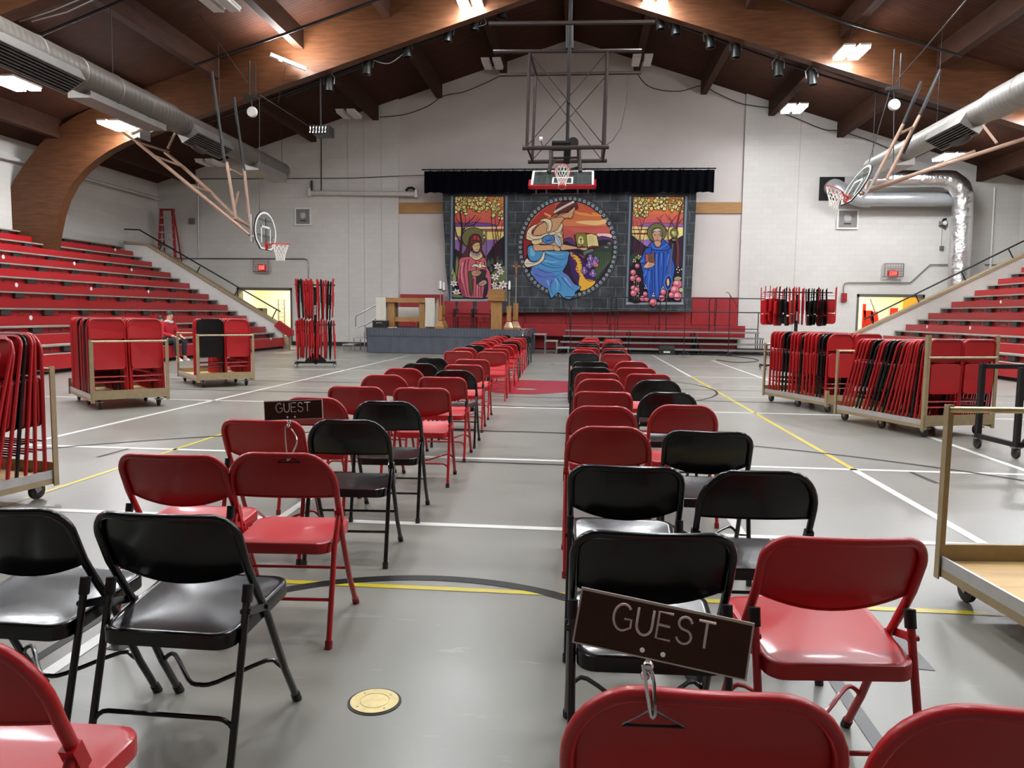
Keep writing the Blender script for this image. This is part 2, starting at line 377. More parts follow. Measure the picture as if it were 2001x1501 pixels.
strip((-2.71, 5.2), (-2.67, 5.6), .03, 2); strip((-4.57, 6.8), (-4.55, 7.28), .045, 2); strip((3.02, 7.28), (3.05, 6.8), .045, 2)
ring((-.78, 2.76), 6.32, .06, 2, 0.0, PI, 90); ring((-.72, 2.71), 1.2, .075, 2, 0.15, PI - .15)
strip((-1.2, 7.13), (0.2, 7.11), .05, 2); strip((-9, 14.94), (8, 14.94), .05, 2); strip((-9, 12.97), (8, 12.97), .05, 2)
ring((-.78, 14.9), 3.3, .05, 2, z=.0028)
strip((1.0, 2.2), (1.0, 3.05), .055, 4); ln.cur = 4; ln.quad((1.36, 3.11, .0024), (1.43, 3.10, .0024), (1.44, 3.46, .0024), (1.37, 3.46, .0024))
ln.cur = 3
ln.add([(x, y, .003) for x, y in ((-1.5, 13.55), (-1.2, 13.42), (-.9, 13.42), (-.55, 13.7), (-.2, 14.0), (.5, 14.4), (.6, 15.4), (.2, 16.2), (-.6, 16.3), (-1.4, 16.35), (-2.2, 15.9), (-2.3, 14.6))], [tuple(range(12))])
ln.cur = 5
ln.add([(-1.05 + .2 * math.cos(t) , 14.35 + .16 * math.sin(t), .0036) for t in [i * PI / 8 for i in range(16)]], [tuple(range(16))])
o = ln.build('court_markings', [M['line_w'], M['line_y'], M['line_k'], M['line_r'], M['line_g'], M['floor']], fl, smooth=False, fix=False)
# ceiling deck: two slopes
cl = MB()
for s in (-1, 1):
    xe = WL - .6 if s < 0 else WR + .6
    pr = [(PX, YN, PZ), (xe, YN, roof(xe)), (xe, YN, roof(xe) + .25), (PX, YN, PZ + .25)]
    cl.prism(pr, (0, YB + .6 - YN, 0))
struct(cl.build('ceiling', M['deck'], smooth=False))
# walls
D1 = (P(464, 563, YB).x, P(570, 563, YB).x, P(520, 563, YB).z)
D2 = (P(1676, 576, YB).x, P(1806, 577, YB).x, P(1740, 576, YB).z)
IX0, IX1 = -7.68, 6.14
def wallpiece(b, x0, x1, z0, yf, th=.4):
    xs = [x0] + ([PX] if x0 < PX < x1 else []) + [x1]
    poly = [(x0, yf, z0), (x1, yf, z0)] + [(x, yf, roof(x) + .1) for x in reversed(xs)]
    b.prism(poly, (0, th, 0))
w = MB()
for x0, x1, z0 in ((WL - .5, D1[0], 0), (D1[0], D1[1], D1[2]), (D1[1], IX0, 0)): wallpiece(w, x0, x1, z0, YB)
struct(w.build('wall_back', M['wall'], smooth=False))
w = MB()
for x0, x1, z0 in ((IX1, D2[0], 0), (D2[0], D2[1], D2[2]), (D2[1], WR + .5, 0)): wallpiece(w, x0, x1, z0, YB)
struct(w.build('wall_back', M['wall'], smooth=False))
w = MB(); wallpiece(w, IX0, IX1, 0, YB + .13, .3); struct(w.build('wall_back', M['infill'], smooth=False))
w = MB(); wallpiece(w, WL - .5, WR + .5, 0, YN, .3); struct(w.build('wall_front', M['wall'], smooth=False))
struct(MB().bb((WL - .3, YN, 0), (WL, YB, roof(WL) + .1)).build('wall_left', M['wall'], smooth=False))
struct(MB().bb((WR, YN, 0), (WR + .3, YB, roof(WR) + .1)).build('wall_right', M['wall'], smooth=False))
zt, zb = P(820, 395.3, YB).z, P(820, 416, YB).z
for i, (x0, x1) in enumerate(((IX0 + .01, P(868, 400, YB).x), (P(1352, 400, YB).x, IX1 - .01))):
    struct(MB().bb((x0, YB + .05, zb), (x1, YB + .14, zt)).build('trim_%d' % (i + 1), wood('header_oak_%d' % i, (166, 120, 66), .5, 0, 2, .15, 9), smooth=False))
n = 3
for px in (680, 711, 745, 1563):                # control joints of the block wall
    x = P(px, 300, YB).x; struct(MB().bb((x - .012, YB - .012, .2), (x + .012, YB + .01, roof(x) - .1)).build('trim_%d' % n, mat('joint_%d' % n, (186, 180, 175), .7), smooth=False)); n += 1
for i, (x0, x1) in enumerate(((WL, D1[0]), (D1[1], IX0), (IX1, D2[0]), (D2[1], WR))):
    struct(MB().bb((x0, YB - .03, 0), (x1, YB + .01, .16)).build('baseboard_back', M['baseboard'], smooth=False))
# doorways: steel lintel frame and the lit room behind
M['doorframe'] = mat('door_frame_grey', (96, 92, 86), .5)
for i, (d, nm) in enumerate(((D1, 'left'), (D2, 'right'))):
    f = MB(); f.bb((d[0] - .02, YB - .03, d[2] - .09), (d[1] + .02, YB + .42, d[2] + .02)); f.bb((d[0] - .02, YB - .03, 0), (d[0] + .06, YB + .42, d[2])); f.bb((d[1] - .06, YB - .03, 0), (d[1] + .02, YB + .42, d[2]))
    struct(f.build('door_%d' % (i + 1), M['doorframe'], smooth=False))
    x0, x1 = d[0] - .8, d[1] + 1.0; r = MB()
    r.quad((x0, YB + .4, 0), (x0, YB + 4, 0), (x0, YB + 4, 3), (x0, YB + .4, 3)); r.quad((x1, YB + .4, 0), (x1, YB + 4, 0), (x1, YB + 4, 3), (x1, YB + .4, 3))
    r.quad((x0, YB + 4, 0), (x1, YB + 4, 0), (x1, YB + 4, 3), (x0, YB + 4, 3)); r.quad((x0, YB + .4, 3), (x1, YB + .4, 3), (x1, YB + 4, 3), (x0, YB + 4, 3))
    struct(r.build('wall_side_room', M['cream'], smooth=False))
    t = thing('ceiling_light', 'square ceiling light inside the lit room behind the %s doorway' % nm, 'lamp', ((d[0] + d[1]) / 2, YB + 2.0, 2.97))
    MB().box((0, 0, 0), (1.3, 1.3, .05)).build('housing', M['white'], t, smooth=False)
    MB().quad((-.6, -.6, -.03), (-.6, .6, -.03), (.6, .6, -.03), (.6, -.6, -.03)).build('diffuser', mat('warm_diffuser_%d' % i, (255, 240, 200), .5, emit=(255, 238, 196), es=26), t, smooth=False, fix=False)
# glulam arches
def arch_profile():
    inn = [(-16.9, 0), (-16.8, 2.6), (-16.6, 3.9), (-16.25, 4.9), (-15.7, 5.62), (-14.9, 6.21), (-14.05, 6.61), (-13, 6.95)]
    out = [(-18.4, 0), (-18.35, 4.2), (-18.05, 5.2), (-17.5, 5.98), (-16.77, 6.73), (-15.9, 7.3), (-15.0, 7.7)]
    inn = [(p.x, p.z) for p in spline([V(x, 0, z) for x, z in inn], 4)]; out = [(p.x, p.z) for p in spline([V(x, 0, z) for x, z in out], 4)]
    return inn, out
def arch(Y, th=.36):
    inn, out = arch_profile(); b = MB()
    pk_in = (PX, 10.86); pk_out = (PX, PZ - .02)
    for s in (1, -1):
        mx = (lambda p: p) if s == 1 else (lambda p: (2 * PX - p[0], p[1]))
        I = [mx(p) for p in inn] + [pk_in]; O = [mx(p) for p in out]
        # pair inner and outer by arc fraction
        m = 40
        def samp(L, t):
            d = [0]
            for a, c in zip(L, L[1:]): d.append(d[-1] + math.dist(a, c))
            T = t * d[-1]
            for k in range(len(L) - 1):
                if T <= d[k + 1] + 1e-9:
                    u = (T - d[k]) / max(d[k + 1] - d[k], 1e-9); return (L[k][0] + (L[k + 1][0] - L[k][0]) * u, L[k][1] + (L[k + 1][1] - L[k][1]) * u)
            return L[-1]
        O = O + [pk_out]
        rows = [[], [], [], []]
        for j in range(m + 1):
            a, c = samp(I, j / m), samp(O, j / m)
            rows[0].append(V(a[0], Y, a[1])); rows[1].append(V(c[0], Y, c[1])); rows[2].append(V(c[0], Y + th, c[1])); rows[3].append(V(a[0], Y + th, a[1]))
        rows.append(rows[0]); b.grid(rows)
    return b.build('beam_arch', M['beam'])
for Y in (23.05, 15.1, 7.1, -1.0): struct(arch(Y))
for k in range(-6, 7):
    x = PX + 2.62 * k; z = roof(x)
    struct(MB().bb((x - .12, YN, z - .55), (x + .12, YB, z + .05)).build('beam_purlin', M['purlin'], smooth=False))
# ================================================================== LAMPS
COLS = (-13.95, -8.65, -3.42, 1.84, 7.08, 12.27)
M['lens_on'] = mat('lamp_lens_lit', (255, 255, 250), .4, emit=(248, 251, 255), es=LAMP)
M['lens_off'] = mat('lamp_lens_unlit', (196, 190, 184), .4)
M['lamp_case'] = mat('lamp_case', (200, 198, 194), .5)
def high_bay(x, Y, lit, label, group=None, tilt=None):
    z = roof(x) - 1.17
    t = thing('high_bay_light', label, 'lamp', (x, Y, z), 0, group)
    for s in (-1, 1):
        p = MB().box((s * .20, 0, .03), (.29, 1.02, .05)).build('lamp_panel', M['lamp_case'], t, smooth=False)
        MB().bb((s * .20 - .13, -.48, -.065), (s * .20 + .13, .48, .004)).build('lens', M['lens_on' if lit else 'lens_off'], p, smooth=False)  # lens drop added so its glowing sides brighten the upper walls
    MB().tube(sag((0, .1, .06), (.03, 0, 1.15), -.03, 8), .008, 5).build('suspension_cord', M['cable'], t)
    if tilt: t.rotation_euler = tilt
    return t
LB = {(-13.95, 28): (0, 'unlit twin panel light under the left duct near the far wall'), (-8.65, 28): (0, 'unlit pale twin panel light left of the hanging projector at the far wall'),
      (-3.42, 28): (0, 'unlit pale twin panel light hanging just left of the hoop frame'), (1.84, 28): (0, 'unlit pale twin panel light hanging just right of the hoop frame'),
      (7.08, 28): (1, 'lit twin panel light above the white wall right of the banner'), (12.27, 28): (1, 'lit twin panel light above the silver duct elbow on the right'),
      (-13.95, 22.3): (1, 'lit twin panel light under the left duct in front of the curved arch leg'),
      (-3.42, 22.5): (1, 'lit twin panel light at the top edge, left of the ridge beam'), (1.84, 22.5): (1, 'lit twin panel light at the top edge, right of the ridge beam'),
      (7.08, 22.3): (1, 'lit twin panel light high on the right beside the hoop cable'), (12.27, 22.3): (1, 'lit twin panel light off the right edge above the right bleachers'),
      (-13.95, 18.1): (1, 'lit twin panel light at the left edge below the big duct louvre'), (-8.65, 17.9): (0, 'unlit twin panel light at the top edge over the dark left deck')}
for (x, Y), (lit, lab) in LB.items(): high_bay(x, Y, lit, lab)
t = high_bay(-8.66, 22.25, 1, 'crooked twin panel light hanging askew below the brightly lit wooden arch', tilt=(math.radians(189), math.radians(22), 0))
for Y in (18.0, 13.2, 8.6, 4.0):
    for x in COLS:
        if (x, Y) == (-8.65, 18.0) or (Y == 18.0 and x < -8): continue
        high_bay(x, Y, 1, 'lit twin panel light of the hall ceiling above and behind the camera', 'ceiling lights out of the picture')
# ================================================================== FOLDING CHAIRS
HW = .225                                   # half width between tube centres
PROFS = {'B': [(.262, 0.0), (.20, .085), (.135, .165), (.0, .405), (-.028, .465), (-.052, .53), (-.09, .61), (-.125, .70), (-.15, .80)],
         'A': [(.275, 0.0), (.222, .085), (.17, .165), (.04, .405), (.0, .465), (-.045, .53), (-.098, .61), (-.142, .70), (-.172, .79)]}
PROFS['C'] = PROFS['B']; PROF = PROFS['B']; ZT = .80
def prof_y(z):
    for (y0, z0), (y1, z1) in zip(PROF, PROF[1:]):
        if z <= z1: return y0 + (y1 - y0) * (z - z0) / (z1 - z0)
    return PROF[-1][0]
def bow(x, k): return -k * (1 - (x / HW) ** 2)
def top_curve(model):                       # (x, z) of the back tube, left to right, above the bracket
    rx, rz = {'A': (.07, .075), 'B': (.125, .15), 'C': (.135, .16)}[model]
    zt = ZT; L = []
    for i in range(9):
        a = PI - (PI / 2) * i / 8; L.append((-HW + rx + rx * math.cos(a), zt - rz + rz * math.sin(a)))
    for i in range(1, 6): x = (-HW + rx) + (2 * HW - 2 * rx) * i / 6; L.append((x, zt))
    L += [(-x, z) for x, z in reversed(L[:9])]
    return L
def seat_mesh(mname, m, w0=.212, w1=.222, y0=-.195, y1=.185, z0=.432, z1=.462, th=.046, flat=False):
    n = 6; rr = .055; out = []
    cs = [(w1 - rr, y1 - rr, 0), (-w1 + rr, y1 - rr, PI / 2), (-w0 + rr, y0 + rr, PI), (w0 - rr, y0 + rr, 1.5 * PI)]
    for cx, cy, a in cs:
        for i in range(n + 1): t = a + PI / 2 * i / n; out.append((cx + rr * math.cos(t), cy + rr * math.sin(t)))
    my = (y0 + y1) / 2
    def zz(y): return z0 + (z1 - z0) * (y - y0) / (y1 - y0)
    b = MB(); rows = []
    for s, dz in ((.965, -th), (1.0, -th), (1.0, -.010), (.992, -.003), (.97, 0), (.90, -.002), (.75, -.007), (.5, -.011), (.2, -.012)):
        rows.append([V(x * s, my + (y - my) * s, zz(my + (y - my) * s) + dz) for x, y in out])
    b.grid(rows, closed=True)
    k = len(out); base = len(b.v) - k; b.f.append(tuple(range(base, base + k))); b.m.append(0); b.col.append(None)
    b.f.append(tuple(range(0, k))[::-1]); b.m.append(0); b.col.append(None)
    return b.mesh(mname, m)
def back_mesh(mname, model, m, kb):
    top = top_curve(model); b = MB(); N = 16
    zlo = {'A': lambda x: .61 - .055 * (1 - (x / HW) ** 2), 'B': lambda x: .607, 'C': lambda x: .61 - .035 * (1 - (x / HW) ** 2)}[model]
    def ztop(x):
        for (x0, z0), (x1, z1) in zip(top, top[1:]):
            if x0 - 1e-9 <= x <= x1 + 1e-9: return z0 + (z1 - z0) * ((x - x0) / (x1 - x0) if x1 - x0 > 1e-9 else 1)
        return ZT
    for side in (1, -1):
        rows = []
        for j in range(9):
            r = []
            for i in range(N + 1):
                x = (HW - .006) * math.sin((i / N - .5) * PI); z = zlo(x) + (ztop(x) - zlo(x)) * j / 8
                r.append(V(x, prof_y(z) + bow(x, kb) + .012 + side * .0025, z))
            rows.append(r)
        b.grid(rows)
    pts = [V((HW - .006) * math.sin((i / N - .5) * PI), 0, 0) for i in range(N + 1)]
    pts = [V(p.x, prof_y(zlo(p.x)) + bow(p.x, kb) + .012, zlo(p.x)) for p in pts]
    b.tube(pts, .006, 6)
    return b.mesh(mname, m)
def leg_tube(pts, r=.0125, n=10): return MB().tube(pts, r, n)
PROTO = {}
def chair_proto(model, col):
    global PROF, ZT
    PROF = PROFS[model]; ZT = PROF[-1][1]; m = M[col]; nm = model + col; kb = {'A': .036, 'B': .026, 'C': .03}[model]
    root = thing('folding_chair', 'x', 'chair'); root.location = (0, -40, 0)
    bpy.data.objects.new  # parts follow
    def part(mesh, name, parent=root):
        o = bpy.data.objects.new(name, mesh); C.objects.link(o); o.parent = parent; return o
    part(seat_mesh('seat_' + nm, m, .212, .226, -.195, .235, .436, .474) if model == 'A' else seat_mesh('seat_' + nm, m, .208, .212, -.165, .215, .420, .434), 'seat'); part(back_mesh('back_' + nm, model, m, kb), 'backrest')
    top = top_curve(model)
    zs = .50
    path = [V(-HW, prof_y(z), z) for z in (zs, .56, .62)] + [V(x, prof_y(z) + bow(x, kb), z) for x, z in top] + [V(HW, prof_y(z), z) for z in (.62, .56, zs)]
    part(MB().tube(path, .0135, 10).mesh('frame_' + nm, m), 'back_frame')
    foot = M['redfoot'] if (col == 'red' and model != 'A') else M['rubber']
    for s in (-1, 1):
        fl_ = part(MB().tube([V(s * HW, prof_y(z), z) for z in (.012, .085, .165, .405, .465, zs + .003)], .0128, 10).mesh('fleg_' + nm, m), 'leg')
        part(MB().tube([V(s * HW, prof_y(0) + .002, 0), V(s * HW, prof_y(.03), .032)], .0165, 10).mesh('ffoot_' + nm, foot), 'foot', fl_)
        ztop_, ytop = (.555, -.098) if model == 'A' else (.525, -.062)
        rp = [V(s * HW, -.25, .012), V(s * HW, -.212, .14), V(s * HW, -.137, .41), V(s * HW, ytop, ztop_)]
        rl = part(MB().tube(rp, .0118, 10).mesh('rleg_' + nm, m), 'leg')
        part(MB().tube([V(s * HW, -.251, 0), V(s * HW, -.243, .032)], .0158, 10).mesh('rfoot_' + nm, foot), 'foot', rl)
        if model == 'A':
            part(MB().tube([V(s * HW, -.108, .51), V(s * HW, -.096, .562)], .0165, 10).mesh('cap_' + nm, M['rubber']), 'cap', rl)
            part(MB().bar((s * (HW + .008), -.122, .485), (s * (HW + .008), .012, .452), .006, .024).cyl((s * (HW - .014), -.118, .484), (s * (HW + .018), -.118, .484), .009, 8).cyl((s * (HW - .014), .010, .452), (s * (HW + .018), .010, .452), .009, 8).mesh('link_' + nm, m), 'hinge_bracket')
        else:
            part(MB().bar((s * HW, -.038, .49), (s * HW, -.066, .55), .032, .03).mesh('link_' + nm, m), 'hinge_bracket')
        part(MB().cyl((s * (HW - .02), -.13, .415), (s * HW, -.13, .415), .006, 6).mesh('pin_' + nm, M['steel']), 'pin')
    if model == 'A':
        r_ = .05
        z0 = .135; pts = [V(-HW, -.21, z0)] + [V(-HW + r_ - r_ * math.cos(a), -.205, z0 + r_ * math.sin(a)) for a in (.4, .8, 1.2, PI / 2)]
        pts += [V(-p.x, p.y, p.z) for p in reversed(pts)]
        part(MB().tube(pts, .0075, 8).mesh('rstr_' + nm, m), 'stretcher')
        pts = [V(-HW, prof_y(.15), .15), V(-HW + .02, prof_y(.18), .185), V(-HW + .06, prof_y(.2), .20), V(-.05, prof_y(.2) - .12, .175), V(0, prof_y(.2) - .14, .172)]
        pts = pts + [V(-p.x, p.y, p.z) for p in reversed(pts[:-1])]
        part(MB().tube(spline(pts, 3), .0075, 8).mesh('fstr_' + nm, m), 'stretcher')
    else:
        part(MB().cyl((-HW, -.198, .19), (HW, -.198, .19), .0075, 8).mesh('rstr_' + nm, m), 'stretcher')
        part(MB().cyl((-HW, prof_y(.23), .23), (HW, prof_y(.23), .23), .0075, 8).mesh('fstr_' + nm, m), 'stretcher')
    keep(root); PROTO[(model, col)] = root; return root
for mc in (('A', 'red'), ('A', 'black'), ('B', 'red'), ('B', 'black'), ('C', 'red')): chair_proto(*mc)
USED = set()
def place_chair(model, col, x, y, rz, label, group, skip=()):
    p = PROTO[(model, col)]
    if (model, col) not in USED and not skip: o = p; USED.add((model, col))
    else: o = copy_tree(p, None, skip)
    o.location = (x, y, 0); o.rotation_euler = (0, 0, rz)
    tag(o, label, 'chair', group); return o
ROWY = [1.195, 2.15, 3.07, 4.10, 5.02, 6.1, 7.18, 8.08, 9.0, 10.1] + [12.2 + 1.09 * i for i in range(10)]
DY = {('L', 'i', 2): .01, ('L', 'i', 0): .05, ('L', 'o', 2): -.02, ('L', 'o', 4): .12, ('R', 'o', 4): .17, ('R', 'i', 2): .02, ('R', 'o', 2): -.07, ('R', 'o', 5): -.07, ('L', 'i', 7): -.15, ('L', 'o', 8): -.1, ('R', 'o', 1): .02, ('R', 'i', 9): -.02}
ROWS = {  # outer / inner of left block, inner / outer of right block: model, colour, x, turn (degrees)
 ('L', 'o'): {1: ('A', 'black', -1.765, -1), 2: ('A', 'red', -1.727, 2), 3: ('A', 'red', -1.785, 3), 4: ('B', 'red', -1.87, 4), 5: ('A', 'red', -1.848, 1), 6: ('B', 'red', -1.905, 3), 7: ('B', 'red', -1.923, 0), 8: ('B', 'black', -1.93, 3), 9: ('B', 'black', -2.02, 2), 10: ('A', 'red', -2.0, 1), 11: ('B', 'red', -2.07, 0), 12: ('B', 'black', -2.05, 2), 13: ('B', 'red', -2.10, 0), 14: ('A', 'red', -2.16, 2), 15: ('B', 'red', -2.18, 0), 16: ('B', 'red', -2.23, 1), 17: ('B', 'red', -2.25, 0), 18: ('B', 'red', -2.27, 2), 19: ('B', 'black', -2.28, 0)},
 ('L', 'i'): {0: ('B', 'red', -1.207, 0), 1: ('A', 'black', -1.235, -1), 2: ('B', 'red', -1.275, 4), 3: ('B', 'black', -1.30, 4), 4: ('B', 'black', -1.32, 4), 5: ('A', 'red', -1.305, 3), 6: ('A', 'red', -1.33, 1), 7: ('B', 'black', -1.344, 2), 8: ('A', 'red', -1.413, 3), 9: ('A', 'red', -1.47, 2), 10: ('A', 'red', -1.46, 2), 11: ('A', 'red', -1.52, 0), 12: ('B', 'red', -1.53, 1), 13: ('A', 'red', -1.56, 0), 14: ('B', 'black', -1.60, 2), 15: ('B', 'red', -1.64, 0), 16: ('B', 'red', -1.67, 1), 17: ('A', 'red', -1.70, 0), 18: ('B', 'black', -1.72, 1), 19: ('A', 'black', -1.73, 0)},
 ('R', 'i'): {0: ('B', 'red', .212, 0), 1: ('A', 'black', .206, 2), 2: ('A', 'black', .187, -1), 3: ('C', 'red', .143, 2), 4: ('B', 'red', .131, 1), 5: ('A', 'red', .17, -2), 6: ('B', 'red', .166, 1), 7: ('A', 'red', .15, 2), 8: ('A', 'black', .087, 0), 9: ('A', 'black', .095, 1), 10: ('A', 'black', .011, 2), 11: ('B', 'red', .004, 0), 12: ('A', 'red', .07, 0), 13: ('A', 'black', .09, 1), 14: ('A', 'black', .11, 0), 15: ('B', 'red', .13, 1), 16: ('A', 'red', .15, 0), 17: ('B', 'red', .18, 0), 18: ('B', 'red', .21, 1)},
 ('R', 'o'): {0: ('B', 'red', .712, 0), 1: ('A', 'red', .727, 5), 2: ('B', 'black', .69, 3), 3: ('A', 'black', .674, -2), 4: ('B', 'red', .681, 1), 5: ('B', 'black', .667, 2), 6: ('B', 'black', .685, 2), 7: ('A', 'red', .678, 1), 8: ('A', 'red', .618, -1), 9: ('B', 'red', .63, 2), 10: ('A', 'red', .525, 0), 11: ('B', 'black', .54, 1), 12: ('A', 'red', .585, 0), 13: ('A', 'black', .61, 1), 14: ('B', 'black', .635, 0), 15: ('B', 'red', .66, 1), 16: ('B', 'red', .70, 0), 17: ('A', 'red', .75, 0), 18: ('A', 'black', .79, 1)}}
for (blk, sd), rows in ROWS.items():
    for r, (mdl, col, x, tr) in rows.items():
        side = {('L', 'o'): 'outer', ('L', 'i'): 'aisle', ('R', 'i'): 'aisle', ('R', 'o'): 'outer'}[(blk, sd)]
        shape = {'A': 'square-backed', 'B': 'round-topped', 'C': 'round-topped'}[mdl]
        lab = '%s %s folding chair, %s row counted from the camera, %s seat of %s block' % (shape, col, ORD[r + 1], side, {'L': 'left', 'R': 'right'}[blk])
        place_chair(mdl, col, x, ROWY[r] + .165 + DY.get((blk, sd, r), 0), math.radians(tr), lab, 'folding chairs set out in the %s seating block' % {'L': 'left', 'R': 'right'}[blk],
                    () if r < 10 else ('foot', 'pin', 'cap', 'hinge_bracket'))
# ------------------------------------------------------------------ GUEST signs clipped on chair backs
M['signface'] = mat('sign_brown', (72, 37, 25), .5, 0, 0, .1, 10, spec=.25); M['signrim'] = mat('sign_edge', (226, 206, 196), .4); M['signtext'] = mat('sign_letters', (246, 218, 210), .5)
def letter_strokes():
    def a(cx, cz, r, t0, t1, n=10, ry=None): return [(cx + r * math.cos(t0 + (t1 - t0) * i / n), cz + (ry or r) * math.sin(t0 + (t1 - t0) * i / n)) for i in range(n + 1)]
    Gs = [a(.36, .5, .36, .7, 2 * PI - .0, 16, .5) ]
    Gs = [[(.36 + .36 * math.cos(t), .5 + .5 * math.sin(t)) for t in [.75 + (5.25 - .75 + .0) * i / 16 for i in range(17)]] + [(.70, .16), (.70, .46), (.42, .46)]]
    U = [[(0, 1), (0, .36)] + a(.3, .36, .3, PI, 2 * PI, 10, .36) + [(.6, 1)]]
    E_ = [[(.55, 1), (0, 1), (0, 0), (.55, 0)], [(0, .52), (.48, .52)]]
    S = [[(.54, .80)] + a(.29, .76, .25, .35, PI * 1.5, 10, .24)[1:] + a(.29, .26, .28, PI / 2, -PI + .2, 12, .26)]
    T = [[(0, 1), (.64, 1)], [(.32, 1), (.32, 0)]]
    return [(Gs, .72), (U, .6), (E_, .55), (S, .58), (T, .64)]
def guest_text(b, h, x0, z0, y, r):
    x = x0
    for st, wd_ in letter_strokes():
        for s in st: b.tube([V(x + p[0] * h, y, z0 + p[1] * h) for p in s], r, 5)
        x += (wd_ + .2) * h
def guest_sign(anchor, w, h, roll, yaw, pitch, label, rise, hook):
    t = thing('guest_sign', label, 'sign', anchor)
    Mx = Matrix.Rotation(yaw, 4, 'Z') @ Matrix.Rotation(roll, 4, 'Y') @ Matrix.Rotation(pitch, 4, 'X')
    pl = MB().box((0, 0, 0), (w, .004, h)).build('plate', M['signrim'], t, smooth=False)
    pl.matrix_local = Matrix.Translation((0.02, .0, rise)) @ Mx
    MB().box((0, -.0022, -.001), (w - .006, .001, h - .007)).build('face', M['signface'], pl, smooth=False)
    lt = MB(); th = h * .46; tw = (0.72 + .6 + .55 + .58 + .64 + .8) * th; guest_text(lt, th, -tw / 2, -h * .10, -.0032, h * .025); lt.build('lettering', M['signtext'], pl)
    sc_ = MB()
    for s in (-1, 1): sc_.lathe([(.0001, -.0025), (.004, -.002), (.004, 0)], 10, Matrix.Rotation(PI / 2, 3, 'X'), (-.01 + s * .016, -.003, -h * .36))
    sc_.build('rivet', M['chrome'], pl)
    # clip: ball joint, bent wire and sprung triangle
    c = MB().ball((.0, .002, rise - h / 2 - .012), .009, 10).ball((-.004, .002, rise - h / 2 - .028), .008, 10).tube([V(0, .002, rise - h / 2), V(-.004, .002, rise - h / 2 - .03)], .004, 8)
    c.build('ball_joint', M['chrome'], t)
    MB().tube(spline(hook, 4), .0032, 8).build('wire_clip', M['chrome'], t)
    tri = [V(.006, -.020, -.012), V(.055, -.026, -.034), V(-.04, -.026, -.036)]
    MB().tube(tri, .0028, 6, closed=True).build('grip_triangle', M['rubber'], t)
    return t
yy = ROWY[2] + .03
guest_sign((-1.225, yy, .805), .25, .082, math.radians(-3.5), math.radians(2), math.radians(-4), 'brown sign reading GUEST clipped on a red chair in the left block', .185,
           [(-.016, 0, .115), (-.012, -.012, .07), (.002, -.03, -.016), (.008, -.034, -.022), (.016, -.03, -.012), (.034, -.008, .04), (.028, .002, .075), (.008, .0, .105)])
yy = ROWY[0] - .02
guest_sign((.112, yy, .805), .270, .087, math.radians(8.3), math.radians(-4), math.radians(-14), 'large brown sign reading GUEST clipped on the nearest red chair', .103,
           [(-.008, 0, .05), (-.004, -.012, .025), (.004, -.028, -.016), (.008, -.03, -.018), (.01, -.026, -.008), (.008, -.004, .03), (.0, .0, .05)])
# ================================================================== CHAIR CARTS AND RACKS
FLH = .98
def folded_proto(model, col):
    m = M[col]; nm = 'folded_' + model + col; root = thing('folding_chair', 'x', 'chair', (0, -44, 0))
    def part(b, name): o = bpy.data.objects.new(name, b.mesh(name + nm, m)); C.objects.link(o); o.parent = root; return o
    rx, rz = (.07, .075) if model == 'A' else (.125, .14)
    top = [(-HW + rx - rx * math.cos(a), FLH - rz + rz * math.sin(a)) for a in [PI / 2 * i / 6 for i in range(7)]]
    top = top + [(-x, z) for x, z in reversed(top)]
    part(MB().tube([V(-HW, 0, 0), V(-HW, 0, .5)] + [V(x, .0, z) for x, z in top] + [V(HW, 0, .5), V(HW, 0, 0)], .013, 6), 'back_frame')
    # backrest shell under the top tube
    b = MB(); N = 10; zl = .735 if model == 'B' else .73
    def zt(x):
        for (x0, z0), (x1, z1) in zip(top, top[1:]):
            if x0 - 1e-9 <= x <= x1 + 1e-9: return z0 + (z1 - z0) * ((x - x0) / (x1 - x0) if x1 - x0 > 1e-9 else 1)
        return FLH
    for sd in (.003, -.003):
        rows = []
        for j in range(5):
            r = []
            for i in range(N + 1):
                x = (HW - .008) * (2 * i / N - 1); lo = zl - (.03 * (1 - (x / HW) ** 2) if model == 'A' else 0); r.append(V(x, .012 * (1 - (x / HW) ** 2) + sd, lo + (zt(x) - lo) * j / 4))
            rows.append(r)
        b.grid(rows)
    part(b, 'backrest')
    # seat pan folded flat, facing +Y... front side is -Y
    b = MB(); out = []; w, z0, z1, rr = .208, .335, .695, .05
    for cx, cz, a in ((w - rr, z1 - rr, 0), (-w + rr, z1 - rr, PI / 2), (-w + rr, z0 + rr, PI), (w - rr, z0 + rr, 1.5 * PI)):
        for i in range(5): t = a + PI / 2 * i / 4; out.append((cx + rr * math.cos(t), cz + rr * math.sin(t)))
    mz = (z0 + z1) / 2; rows = []
    for s_, y in ((1, .006), (1, -.022), (.985, -.027), (.9, -.026), (.55, -.020), (.1, -.018)): rows.append([V(x * s_, y, mz + (z - mz) * s_) for x, z in out])
    b.grid(rows, closed=True); k = len(out); b.f.append(tuple(range(len(b.v) - k, len(b.v)))); b.m.append(0); b.col.append(None)
    part(b, 'seat')
    for s_ in (-1, 1):
        o = part(MB().tube([V(s_ * (HW - .022), .014, .03), V(s_ * (HW - .022), .012, .60)], .011, 6), 'leg')
    part(MB().tube([V(-HW + .02, .015, .17), V(HW - .02, .015, .17)], .007, 6).tube([V(-HW, -.002, .24), V(HW, -.002, .24)], .007, 6), 'stretcher')
    keep(root); return root
FP = {k: folded_proto(*k) for k in (('A', 'red'), ('A', 'black'), ('B', 'red'), ('B', 'black'))}
FUSED = set()
